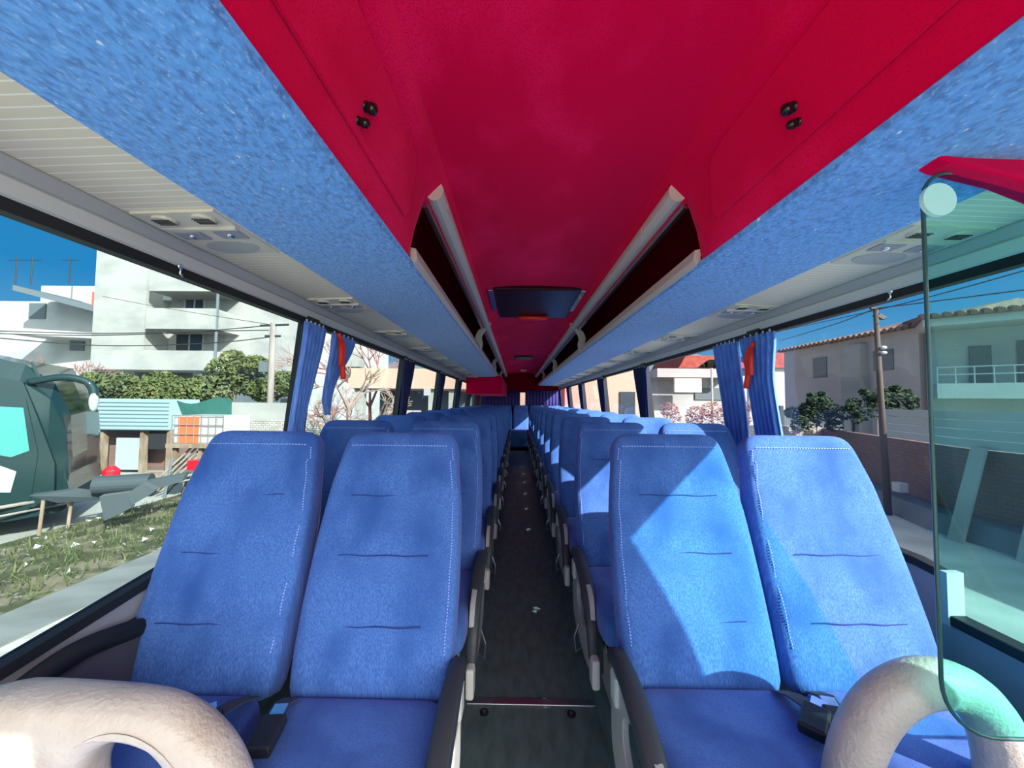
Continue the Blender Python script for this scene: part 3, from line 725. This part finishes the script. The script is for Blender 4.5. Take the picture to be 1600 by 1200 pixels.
# second block behind, pinkish
t=empty('apartment_building',(0,0,0),'pale pink apartment building with balconies behind the utility pole','building')
D=36.0
q=rectD(352,600,478,420,D); part('wall',E['pink'],t,(q[0],D,GZ),(q[2],D+10,14))
for (u,v,u2,v2) in ((420,520,478,542),(440,470,478,492),(440,560,478,580)):
    q=rectD(u,v2,u2,v,D); 
    bl=part('balcony',E['pink'],t,(q[0],D-1.2,min(q[1],q[3])),(q[2]+1,D-.1,max(q[1],q[3])))
for (u,v,u2,v2) in ((412,492,424,512),(450,497,458,512),(410,546,420,566),(446,552,460,562)):
    q=rectD(u,v2,u2,v,D); f=part('window',E['white'],t,(q[0],D-.1,q[1]),(q[2],D+.1,q[3])); part('pane',E['slate'],f,(q[0]+.12,D-.14,q[1]+.1),(q[2]-.12,D-.05,q[3]-.1))
# far-left house with long balcony
t=empty('terrace_house',(0,0,0),'weathered white terrace house with long balcony and antennas at far left','building')
D=27.0
q=rectD(-60,590,154,470,D); part('wall',E['white'],t,(q[0],D,GZ),(q[2],D+8,q[3]))
q=rectD(20,474,170,466,D-2); 
b=MB(); P0=at(20,445,D-2.5); P1=at(152,480,D-1.5)
b.loft([[P0,P0+Vector((0,3,0)),P0+Vector((0,3,-.5)),P0+Vector((0,0,-.35))],[P1,P1+Vector((0,3,0)),P1+Vector((0,3,-.5)),P1+Vector((0,0,-.35))]]); b.build('roof_slab',E['shut'],t)
P0=at(10,512,D-2.5); P1=at(152,520,D-1.5)
MB().loft([[P0,P0+Vector((0,3,0)),P0+Vector((0,3,-.4)),P0+Vector((0,0,-.4))],[P1,P1+Vector((0,3,0)),P1+Vector((0,3,-.4)),P1+Vector((0,0,-.4))]]).build('balcony_slab',E['white'],t)
q=rectD(38,445,150,440,D); part('parapet',E['white'],t,(q[0],D+1,3.5),(q[2],D+1.3,q[3]))
for (u,v,u2,v2) in ((48,474,72,498),(112,520,132,548)):
    q=rectD(u,v2,u2,v,D); part('window',E['shut'],t,(q[0],D-.08,min(q[1],q[3])),(q[2],D+.1,max(q[1],q[3])))
q=rectD(144,480,157,456,D-1); part('chimney',mat('red painted brick',(.55,.10,.08),.9),t,(q[0],D-1,q[1]),(q[2],D,q[3]))
for u in (24,48,108): 
    p=at(u,445,D); MB().tube([p,p+Vector((0,0,2.0))],.04,6).tube([p+Vector((-.6,0,1.8)),p+Vector((.6,0,1.8))],.025,6).build('antenna',E['wire'],t)
# --- bushes and trees
def leafball(b,c,r,n,sz,rnd,flat=.8):
    for i in range(n):
        a=rnd.uniform(0,6.283); zz=rnd.uniform(-1,1); rr=r*rnd.uniform(.55,1.0)**.5; k=math.sqrt(1-zz*zz)
        p=Vector((c[0]+rr*k*math.cos(a),c[1]+rr*k*math.sin(a),c[2]+rr*zz*flat)); u=Vector((rnd.gauss(0,1),rnd.gauss(0,1),rnd.gauss(0,1))).normalized(); v=u.orthogonal().normalized(); s_=sz*rnd.uniform(.6,1.4)
        b.add([p-u*s_,p+v*s_*.5,p+u*s_,p-v*s_*.5],[(0,1,2,3)])
def bush(nm,label,D,blobs,m,n,sz,seed,group=None,cat='bush'):
    rnd=random.Random(seed); p0=at(blobs[0][0],600,D); t=empty(nm,(p0.x,D,GZ),label,cat,group); b=MB(); b2=MB()
    for (u,v,rad) in blobs:
        c=at(u,v,D)-t.location; leafball(b,(c.x,c.y+rnd.uniform(-.5,.5),c.z),rad*D/600,n,sz,rnd)
    b.build('foliage',m,t); 
    if cat=='bush':
        for (u,v,rad) in blobs: 
            for dv in (10,20): c=at(u,v+dv,D)-t.location; leafball(b2,(c.x,c.y,c.z),rad*D/600,n//2,sz,rnd)
        b2.build('lower_foliage',m,t); st_=MB()
        c=at(blobs[0][0],blobs[0][1],D)-t.location; st_.tube([(c.x,0,0),(c.x,c.y,c.z)],[.02,.01],5).build('stem',E['wood'],t); return t
    tr=MB(); 
    for (u,v,rad) in blobs[:3]:
        c=at(u,v,D)-t.location; tr.tube([(0,0,0),(c.x*.5,0,c.z*.5),(c.x,c.y,c.z)],[.05,.035,.015],6)
    tr.build('trunk',E['wood'],t); return t
bush('hedge_bush','rounded olive green bush in front of the apartment block',17,[(160,600,22),(200,602,24),(240,600,26),(270,606,22),(185,615,25),(225,618,26)],E['leaf'],900,.09,1)
bush('leafy_tree','leafy green tree left of the utility pole',17,[(345,580,30),(310,605,26),(375,590,34),(400,572,20),(340,612,30),(445,600,26),(420,610,24),(355,560,18)],E['leaf'],900,.10,2,cat='tree')
bush('bush','dark leafy bush below the right house window',13,[(1275,630,13),(1262,640,15),(1290,638,15),(1250,645,12),(1303,645,12),(1270,618,6),(1285,616,5),(1258,626,6)],E['leafd'],260,.06,4)
bush('shrub','straggly dark shrub behind the white sheet fence',12,[(1370,622,13),(1392,624,13),(1415,624,13),(1352,630,10),(1378,608,7),(1400,610,8),(1425,614,8),(1362,612,6),(1340,636,8)],E['leafd'],170,.06,5)
bush('scrub','brown scrub behind the far right brick wall',16,[(1050,640,14),(1085,645,14),(1110,640,16),(1140,645,14),(1160,636,12)],E['twigr'],300,.05,6)
def baretree(nm,label,u,v,D,h,m,seed,r0=.12,depth=5,spread=.6):
    rnd=random.Random(seed); p0=at(u,v,D); t=empty(nm,(p0.x,D,GZ),label,'tree'); b=MB(); tb=MB()
    def br(p,d,l,r,k,bb):
        q=p+d*l; bb.tube([p,p+d*l*.5+Vector((rnd.gauss(0,.03),rnd.gauss(0,.03),0)),q],[r,r*.85,r*.7],5)
        if k==0: return
        for i in range(3 if k>1 else 4):
            dd=(d+Vector((rnd.gauss(0,spread),rnd.gauss(0,spread*.6),rnd.gauss(.1,spread*.6)))).normalized(); br(q,dd,l*rnd.uniform(.6,.85),r*.62,k-1,b)
    br(Vector((0,0,0)),Vector((0,0,1)),h*.3,r0,depth,tb)
    tb.build('trunk',m,t); b.build('branches',m,t)
baretree('bare_tree','bare pruned tree with pale branches in front of the pink building',545,660,12.5,4.2,E['twig'],11,.13,4,.75)
baretree('bare_shrub','bare reddish shrub beside the first left curtain',520,660,13.2,3.0,E['twigr'],12,.06,5,.8)
baretree('winter_tree','bare grey tree in front of the far left house',110,560,20,5.6,E['twigr'],13,.10,5,.7)
baretree('twiggy_tree','reddish leafless tree rising behind the pink building',580,560,21,7.0,E['twigr'],14,.12,5,.5)
# --- peach single-storey building behind
t=empty('carport_building',(0,0,0),'peach roofed building with open dark bays seen past the left curtains','building')
D=17.0
q=rectD(545,608,720,575,D); part('roof_beam',E['peach'],t,(q[0],D,q[1]),(-2.2,D+5,q[3]))
part('rear_wall',E['shut'],t,(q[0],D+4,GZ),(-2.2,D+5,q[1]))
for u in (552,668,700): 
    q2=rectD(u,660,u+11,606,D); part('column',E['conc'],t,(q2[0],D+.2,GZ),(q2[2],D+.6,q[1]))
q2=rectD(607,662,655,641,D); part('low_wall',E['pink'],t,(q2[0],D,GZ),(q2[2],D+.3,q2[3]))
q2=rectD(663,618,673,607,D); part('sign',E['white'],t,(q2[0],D-.1,q2[1]),(q2[2],D,q2[3]))
t=empty('grey_house',(0,0,0),'grey green house behind the bare trees','building')
D=26.0; q=rectD(478,600,560,535,D); part('wall',E['white'],t,(q[0],D,GZ),(q[2],D+6,q[3])); q=rectD(535,575,570,552,D); part('balcony',E['conc'],t,(q[0],D-1,q[1]),(q[2],D,q[3]))
t=empty('rear_building',(0,0,0),'pale building glimpsed through the gap in the rear curtains','building')
part('wall',E['peach'],t,(-1.6,20,GZ),(1.6,24,5)); 
# --- parked coach
t=empty('parked_coach',(-9.05,7.95,GZ),'white coach with dark windscreen parked outside at far left','coach',rz=R(36))
def cpt(x,y,z): return (x,y,z)
loops=[]
# cross-section in y-z, lofted along x (local: nose at x=0)
for x,ztop,zb_,hw in ((-13,3.3,.35,1.25),(-3,3.3,.35,1.25),(-1.2,3.28,.35,1.25),(-.6,3.12,.35,1.22),(-.25,2.8,.38,1.15),(-.05,2.2,.4,1.05),(0,1.4,.45,1.0),(-.05,.7,.5,.98)):
    if ztop<zb_+.3: ztop=zb_+.3
    loops.append([(x,-hw,zb_),(x,hw,zb_),(x,hw,ztop-.35),(x,hw*.85,ztop-.05),(x,0,ztop),(x,-hw*.85,ztop-.05),(x,-hw,ztop-.35)])
MB().loft(loops[:3]).build('body',E['busw'],t,bevel=.03)
MB().loft(loops[2:]).build('front_glazing',E['busk'],t,bevel=.03)
def side(nm,m,pts,d=.012,par=None):
    pr=MB().prism(pts,'y',-1.25-d,-1.2); return pr.build(nm,m,par or t)
side('side_window',E['busk'],[(-12.5,2.95),(-1.35,2.95),(-.55,2.75),(-.35,2.1),(-.12,1.3),(-.1,.55),(-1.35,.55),(-1.35,1.9),(-12.5,1.7)],.014)
dg=side('door',E['busk'],[(-1.25,.5),(-.38,.5),(-.32,1.5),(-.5,2.45),(-1.25,2.5)],.03)
side('door_glass',E['busg'],[(-1.18,1.65),(-.62,1.45),(-.42,1.55),(-.52,2.3),(-1.18,2.35)],.034,dg)
side('lower_glass',E['busw'],[(-1.18,1.55),(-.9,1.42),(-.55,1.2),(-.6,.85),(-.95,.9),(-1.18,1.0)],.036,dg)
MB().loft([[( -.55+.56*k/6 - (.03*k*k/36),-1.05+.0*k,3.1-2.4*(k/6)**1.3),(-.52+.58*k/6- (.03*k*k/36),-1.05,3.13-2.4*(k/6)**1.3),(-.52+.58*k/6- (.03*k*k/36),1.05,3.13-2.4*(k/6)**1.3),(-.55+.56*k/6- (.03*k*k/36),1.05,3.1-2.4*(k/6)**1.3)] for k in range(7)]).build('windscreen',E['busk'],t)
MB().tube(smoothpath([(-.5,-1.2,2.75),(-.1,-1.3,2.85),(.2,-1.35,2.8),(.32,-1.35,2.65),(.34,-1.35,2.45)],5),[.06]*12+[.07]*9,8).build('mirror_arm',E['busk'],t,smooth=True)
MB().ball((.34,-1.35,2.42),(.07,.10,.2)).build('mirror',E['busw'],t,smooth=True)
b=MB().tube([(-2.2,-1.27,.5),(-2.2,-1.0,.5)],.5,24); b.build('wheel',E['wire'],t)
# --- corrugated shed
t=empty('sheet_shed',(0,0,0),'low shed clad in pale blue corrugated sheets behind the parked coach','shed')
D=12.5; q=rectD(85,684,262,622,D); b=MB(); n=13
b.box((q[0],D,q[1]+.25),(q[2],D+1.2,q[3]))
b.build('cladding',E['tin'],t)
for i in range(8):
    z=q[1]+.25+(q[3]-q[1]-.25)*i/8; part('sheet_seam',E['shut'],t,(q[0],D-.012,z-.012),(q[2],D,z+.012))
part('rear_wall',E['brickr'],t,(q[0],D+.7,GZ),(q[2],D+1.2,q[1]+.3))
q2=rectD(172,728,212,685,D); part('door',E['tinw'],t,(q2[0],D+.2,GZ+.1),(q2[2],D+.28,q2[3]))
for u in (150,214,256): q2=rectD(u,700,u+4,680,D); part('post',E['wood'],t,(q2[0],D+.1,GZ),(q2[2],D+.3,q[1]+.3))
q2=rectD(232,702,254,678,D); part('box',E['wire'],t,(q2[0],D-.0,q2[1]),(q2[2],D+.3,q2[3]))
# --- tank on stand
t=empty('water_tank',(0,0,0),'white caged liquid tank with orange side on a timber stand','tank')
D=10.0; q=rectD(272,694,350,649,D)
part('tank',E['tank'],t,(q[0],D,q[1]),(q[2],D+1,q[3]),bevel=.04)
xo=q[0]+(q[2]-q[0])*.1; part('orange_panel',E['orange'],t,(xo,D-.02,q[1]+.02),(xo+(q[2]-q[0])*.40,D,q[3]-.03))
cg=MB()
for i in range(8): x=q[0]+(q[2]-q[0])*i/7; cg.tube([(x,D-.05,q[1]),(x,D-.05,q[3])],.012,6)
for i in range(4): z=q[1]+(q[3]-q[1])*i/3; cg.tube([(q[0],D-.05,z),(q[2],D-.05,z)],.012,6)
cg.build('cage',E['pole'],t)
part('platform',E['wood'],t,(q[0]-.1,D-.1,q[1]-.1),(q[2]+.1,D+1.1,q[1]))
for x in (q[0],(q[0]+q[2])/2,q[2]-.1): part('leg',E['wood'],t,(x,D,GZ),(x+.09,D+.1,q[1]-.1))
P=lambda u,v:at(u,v,10.9)
b=MB(); rows=[]
for k in range(9):
    g=k/8; a=P(276+85*g,626+5*math.sin(g*6)); c=P(285+75*g,650+2*math.sin(g*9)) if g<.85 else P(285+75*g,694)
    rows.append([a,c,c+Vector((0,.03,0)),a+Vector((0,.03,0))])
b.loft(rows); tag(b.build('tarpaulin',E['tarp']),'dark green tarpaulin hung behind the caged tank','tarpaulin')
# --- rail with rubber mats, junk
t=empty('mat_rail',(0,0,0),'low metal rail draped with dark grey rubber mats in the left yard','rail')
A=at(-40,800,6.2); B=at(300,742,8.8)
MB().tube([A,B],.03,8).tube([A+Vector((0,0,-.15)),B+Vector((0,0,-.1))],.02,8).build('rail',E['pole'],t)
for u,D_,vb in ((68,6.6,880),(112,7.0,900)):
    p=at(u,780,D_); MB().tube([p,(p.x-.05,p.y,GZ)],.025,8).build('post',E['wood'],t)
def sheet(pts,D0,D1,lab):
    n=len(pts); P_=[at(u,v,D0+(D1-D0)*(u-pts[0][0])/300) for u,v in pts]
    b=MB().loft([P_,[p+Vector((.02,.06,.03)) for p in P_]]); return b.build('rubber_mat',E['rub'],t)
sheet([(45,775),(110,766),(158,772),(190,778),(90,786)],6.4,8.6,'')
sheet([(155,776),(200,770),(204,794),(163,814)],6.6,8.6,'')
sheet([(200,770),(222,756),(244,765),(236,772),(205,790)],6.9,8.8,'')
sheet([(228,752),(290,740),(285,752),(245,764)],7.2,8.8,'')
# curved mat barrel
p=at(150,758,7.1); o=MB().tube([(p.x,p.y,p.z),(p.x+.75,p.y+.3,p.z)],.17,20).build('rubber_roll',E['rub'],smooth=False); tag(o,'rolled dark rubber sheet lying on the mat rail','rubber roll')
p=at(174,736,7.6); o=MB().tube([(p.x,p.y,p.z-.12),(p.x,p.y,p.z+.02),(p.x,p.y,p.z+.1)],[.13,.13,.05],14).build('petrol_can',E['redp'],smooth=False,bevel=.01); tag(o,'small red canister standing behind the rubber roll','canister')
q=rectD(292,735,312,720,9.0); o=MB().box((q[0],9,q[1]),(q[2],9.3,q[3])).build('crate',E['redp'],bevel=.01); tag(o,'bright red plastic crate on the junk pile under the tank','crate')
rnd=random.Random(9)
jm=[E['rub'],E['wood'],E['tank'],E['shut'],E['conc'],E['wire']]
for i in range(18):
    x=rnd.uniform(-10.2,-6.6); y=9.2-(x+6.6)*.1+rnd.uniform(-.8,.8); a=rnd.uniform(.1,.35); h=rnd.uniform(.15,.8); c=rnd.choice(['plank','sheet','block'])
    if c=='plank': b=MB().tube([(x,y,GZ),(x+rnd.uniform(-.6,.6),y+.4,GZ+h+.3)],.03,6)
    elif c=='sheet': b=MB().loft([[(x,y,GZ),(x+a*3,y,GZ+.1),(x+a*3,y+.02,GZ+.1),(x,y+.02,GZ)],[(x+.1,y+.3,GZ+h),(x+a*3,y+.3,GZ+h),(x+a*3,y+.32,GZ+h),(x+.1,y+.32,GZ+h)]])
    else: b=MB().prism([(x,GZ),(x+a*1.5,GZ),(x+a*1.3,GZ+h),(x+.05,GZ+h)],'y',y,y+a*1.5)
    nm={'plank':'scrap_plank','sheet':'scrap_sheet','block':'scrap_block'}[c]
    ji=rnd.randrange(6); cn=('charcoal','brown','white','slate grey','pale grey','black')[ji]
    tag(b.build(nm,jm[ji]),'%s scrap %s in the junk pile beside the caged tank'%(cn,c),'scrap',group='%s scrap %s pieces in the left yard'%(cn,c))
for i in range(4):
    p=at(228+i*9,742-i*2,9.5); tag(MB().tube([(p.x,p.y,GZ+.2),(p.x+.9,p.y+1.2,GZ+1.9)],.025,6).build('leaning_pole',E['pole']),'thin metal pole leaning by the shed, %s from the left'%ordn[i],'pole',group='poles leaning by the shed')
# --- utility poles and cables
D=14.6; p=at(427,505,D); t=empty('utility_pole',(p.x,D,GZ),'grey concrete utility pole outside beside the first left curtain','pole')
MB().tube([(0,0,0),(0,0,p.z-GZ)],[.13,.10],12).build('shaft',E['pole'],t,smooth=True)
MB().tube([(-.5,0,p.z-GZ-.1),(.6,0,p.z-GZ-.05)],.04,6).tube([(-.3,0,p.z-GZ-.5),(.3,0,p.z-GZ-.5)],.04,6).build('crossarm',E['wire'],t)
MB().box((-.4,-.15,p.z-GZ-1.9),(-.1,.1,p.z-GZ-1.5)).build('lamp_head',E['shut'],t)
def cable(pts,lab,g,r=.02):
    P_=[at(*q) for q in pts]; tag(MB().tube(smoothpath(P_,8),r,5).build('power_cable',E['wire']),lab,'cable',g)
g='cables outside the left windows'
cable([(-40,520,14),(120,524,15),(280,520,15),(427,508,14.6)],'black power cable crossing in front of the white apartment block, topmost',g)
cable([(-40,516,14),(150,521,15),(300,518,15),(420,516,14.6)],'power cable just under the topmost one at the apartment block',g)
cable([(-40,525,12),(160,540,14),(330,536,14.5),(427,526,14.6)],'lowest power cable across the apartment block',g)
cable([(160,463,20),(250,480,20),(427,508,14.6)],'thin cable running from the block corner to the utility pole',g,.012)
# --- right side
D=9.0; p=at(1368,482,D); pb=at(1386,760,D); t=empty('lamp_pole',(pb.x,D,GZ),'dark slim street pole with floodlight outside the right window','pole')
MB().tube([(0,0,0),(p.x-pb.x,0,p.z-GZ)],[.075,.045],10).build('shaft',mat('dark tarred pole',(.06,.045,.035),.8),t,smooth=True)
tx=p.x-pb.x; tz=p.z-GZ
MB().tube([(tx-.12,0,tz),(tx+.18,0,tz+.02)],.03,6).build('crossarm',E['wire'],t)
MB().loft([[(tx+.05,-.05,tz-.12),(tx+.22,-.05,tz-.2),(tx+.16,-.05,tz-.28),(tx,-.05,tz-.2)],[(tx+.08,.12,tz-.08),(tx+.25,.12,tz-.16),(tx+.19,.12,tz-.24),(tx+.03,.12,tz-.16)]]).build('floodlight',E['wire'],t)
for zz in (-1.05,-.93): MB().ball((tx+.08,-.08,tz+zz),(.07,.05,.04)).build('insulator',E['tank'],t,smooth=True)
g='cables outside the right windows'
cable([(1368,482,9),(1300,508,13),(1220,532,20)],'power cable running left from the right street pole',g,.014)
cable([(1368,482,9),(1450,472,8),(1640,448,6)],'power cable running right from the street pole top',g,.012)
cable([(1220,517,20),(1380,482,10),(1640,412,6)],'upper cable crossing the sky behind the green screen',g,.012)
# grey house, long wall nearly parallel to the coach
t=empty('long_house',(0,0,0),'long grey house with tiled eaves and two dark windows outside the right window','building')
X=15.0
def yX(u): 
    d=cam.matrix_world.to_3x3()@Vector(((u-800)/600,(600-600)/600,-1)); k=(X-CAM.x)/d.x; return d.y*k
ya=yX(1226); yb=yX(1438)
zt_=4.25
MB().box((X,yb,GZ),(X+9,ya,zt_)).build('wall',E['shadegrey'],t)
b=MB(); 
b.loft([[(X-.25,y,zt_-.0),(X-.25,y,zt_+.10),(X+3.5,y,zt_+1.1 if y<ya-2 else zt_+.7),(X+9,y,zt_)] for y in (yb-.2,(ya+yb)/2,ya+.2)]); b.build('roof',E['tile'],t)
for i in range(26):
    y=yb+(ya-yb)*(i+.5)/26; MB().tube([(X-.33,y,zt_+.04),(X+.1,y,zt_+.14)],.10,8).build('ridge_tile',E['tile'],t)
for (u,v,u2,v2) in ((1272,560,1293,591),(1367,549,1398,580)):
    y0_=yX(u2); y1_=yX(u); z1_=at(u,v,y1_).z; z0_=at(u,v2,y1_).z
    fo=MB().box((X-.04,y0_,z0_),(X+.1,y1_,z1_)).build('window',E['shut'],t)
y_=yX(1326); MB().box((X-.35,y_-1.0,GZ),(X,y_,zt_-.3)).build('pilaster',E['conc'],t)
# white villa
t=empty('white_villa',(0,0,0),'white villa with balcony railing seen through the green glass screen','building')
t.location=(15.0,14.2,GZ); t.rotation_euler=(0,0,R(-40))
H0=1.2
MB().box((0,0,0),(9,6,5.2)).build('wall',E['white'],t)
MB().box((-.3,-1.5,5.2),(9.3,6.3,5.45)).build('roof_slab',E['white'],t)
MB().loft([[(-.4,-1.6,5.45),(-.4,-1.6,5.55),(-.4,3,6.1),(-.4,6.4,5.5)],[(9.4,-1.6,5.45),(9.4,-1.6,5.55),(9.4,3,6.1),(9.4,6.4,5.5)]]).build('roof',E['tile'],t)
for i in range(34): MB().tube([(-.3+i*.28,-1.7,5.52),(-.3+i*.28,-1.2,5.62)],.09,6).build('roof_tile',E['tile'],t)
MB().box((0,-1.3,2.75),(2.9,0,3.25)).build('balcony',E['white'],t)
rl=MB()
for z in (3.55,3.8): rl.tube([(0,-1.27,z),(2.9,-1.27,z)],.022,6).tube([(2.88,-1.27,z),(2.88,0,z)],.022,6)
for i in range(8): rl.tube([(.02+i*.41,-1.27,3.25),(.02+i*.41,-1.27,3.8)],.018,6)
rl.build('railing',E['tank'],t)
MB().box((.95,-.05,3.25),(1.45,.1,4.6)).build('door',E['shut'],t)
MB().box((2.0,-.05,3.3),(2.6,.1,4.7)).build('window',E['shut'],t)
MB().box((3.6,-.9,0),(9,0,5.2)).build('wing',E['white'],t)
# boundary walls to the right
def slantwall(nm,m,a,b_,z0,z1,lab,cat,th=.2):
    o=MB().loft([[(a[0],a[1],z0),(a[0]+th,a[1]+th*.3,z0),(a[0]+th,a[1]+th*.3,z1),(a[0],a[1],z1)],[(b_[0],b_[1],z0),(b_[0]+th,b_[1],z0),(b_[0]+th,b_[1],z1),(b_[0],b_[1],z1)]]).build(nm,m); return tag(o,lab,cat)
slantwall('side_wall',E['brickr'],(10.9,14.0),(8.9,8.0),GZ,.45,'dark brick wall in shade beyond the right windows','wall')
slantwall('yard_wall',E['brickr'],(8.9,8.0),(8.9,-3),GZ,.45,'dark brick yard wall seen through the green screen','wall')
t=empty('sheet_fence',(0,0,0),'white horizontal sheet fence on top of the right brick wall','fence')
for (a,b_) in (((9.7,10.4),(8.9,8.0)),((8.9,8.0),(8.9,-3))):
    for k in range(4):
        z=.47+.185*k; MB().loft([[(a[0],a[1],z),(a[0]+.05,a[1],z),(a[0]+.05,a[1],z+.17),(a[0],a[1],z+.17)],[(b_[0],b_[1],z),(b_[0]+.05,b_[1],z),(b_[0]+.05,b_[1],z+.17),(b_[0],b_[1],z+.17)]]).build('sheet',E['tinw'],t)
t=empty('railing_fence',(0,0,0),'dark slatted fence behind the whitewashed wall at the right','fence')
q=rectD(1216,664,1340,640,15.0)
for i in range(40): x=q[0]+(q[2]-q[0])*i/40; MB().box((x,15,GZ),(x+.09,15.04,q[3])).build('slat',E['shut'],t)
for i in range(4): x=q[0]+(q[2]-q[0])*i/3.2; MB().box((x,14.9,GZ),(x+.14,15,q[3]+.15)).build('post',E['wire'],t)
for i,u in enumerate((1480,1515,1552,1590)):
    y=3.2+1.0*(4-i); tag(MB().loft([[(8.0,y,GZ),(8.05,y,GZ),(8.05,y+.25,GZ),(8.0,y+.25,GZ)],[(8.75,y+.2,.5),(8.8,y+.2,.5),(8.8,y+.45,.5),(8.75,y+.45,.5)]]).build('leaning_plank',E['conc']),'grey plank leaning on the brick yard wall, %s from the glass screen edge'%ordn[i],'plank',group='planks against the yard wall')
p=at(1406,762,9.0); o=MB().box((p.x,9,p.z-.12),(p.x+.2,9.2,p.z+.1)).build('white_box',E['tank'],bevel=.01); o.location.z=0; tag(o,'small white box on the low kerb by the dark right wall','box')
o=MB().loft([[(10.75,13.8,GZ),(10.75,13.8,GZ+.35),(10.3,13.8,GZ+.35),(10.1,13.8,GZ)],[(8.85,8,GZ),(8.85,8,GZ+.35),(8.4,8,GZ+.35),(8.2,8,GZ)],[(8.85,-3,GZ),(8.85,-3,GZ+.35),(8.4,-3,GZ+.35),(8.2,-3,GZ)]]).build('kerb',E['shut']); tag(o,'grey kerb along the foot of the right brick wall','kerb')
# right far houses
t=empty('tiled_house',(0,0,0),'white house with red tiled roofs and awning behind the right brick wall','building')
D=30.0
q=rectD(1016,640,1140,590,D); part('wall',E['white'],t,(q[0],D,GZ),(q[2]+3,D+9,q[3]+.2))
q=rectD(1016,592,1132,578,D); part('parapet',E['pink'],t,(q[0],D-1.5,q[1]),(q[2],D,q[3]))
q=rectD(1040,614,1080,593,D); part('awning',mat('cream awning',(.62,.55,.46),.8),t,(q[0],D-1.7,q[1]),(q[2],D-1.5,q[3]))
q=rectD(1085,625,1128,606,D); part('window',E['shut'],t,(q[0],D-.1,q[1]),(q[2],D+.1,q[3]))
for (u0,u1,vb,vt) in ((1045,1110,578,560),(1072,1150,578,566)):
    a=at(u0,vb,D+3); c=at(u1,vb,D+3); m_=at((u0+u1)/2,vt,D+3)
    MB().prism([(a.x,a.z),(c.x,c.z),(m_.x+1.2,m_.z),(m_.x-1.2,m_.z)],'y',D+1,D+8).build('roof',E['roofr'],t)
t=empty('peach_building',(0,0,0),'peach building with dark doorway seen between the far right curtains','building')
D=17.0; q=rectD(880,660,1003,560,D); part('wall',E['peach'],t,(q[0],D,GZ),(q[2],D+6,q[3]+.4)); q=rectD(968,662,992,612,D); part('doorway',E['slate'],t,(q[0],D-.06,GZ),(q[2],D+.1,q[3]))
t=empty('village_house',(0,0,0),'small white house with red roof between the right curtain and the long house','building')
D=34.0; q=rectD(1190,640,1228,575,D); part('wall',E['white'],t,(q[0],D,GZ),(q[2]+2,D+6,q[3])); part('roof',E['roofr'],t,(q[0]-.3,D-.4,q[3]),(q[2]+2,D+6,q[3]+1.3))
# pergola posts at right far
for u in (1112,1168):
    p=at(u,575,22); tag(MB().tube([(p.x,22,GZ),(p.x,22,p.z)],.06,8).build('steel_post',E['tank']),'slim pale post in front of the tiled house','post',group='posts in front of the tiled house')
# mountain ridge
b=MB(); top=[];N=48
rnd=random.Random(5); loops=[]
for k,(dist,hh) in enumerate(((300,0),(360,.45),(430,.85),(520,1.0),(600,.0))):
    lp=[]
    for i in range(N+1):
        x=-560+1400*i/N; h=62+16*math.sin(x*.011+1)+9*math.sin(x*.037)+ (18 if x>150 else 0)*min(1,(x-150)/200 if x>150 else 0); lp.append((x,dist+10*math.sin(x*.05+k),GZ-2+h*hh*(dist/480)+3*math.sin(x*.09+k*2)*hh))
    loops.append(lp)
struct_m=b.loft(loops,closed=False,cap=False).build('hillside',E['mount'],smooth=True); tag(struct_m,'hazy blue mountain ridge on the horizon beyond the right windows','mountain')
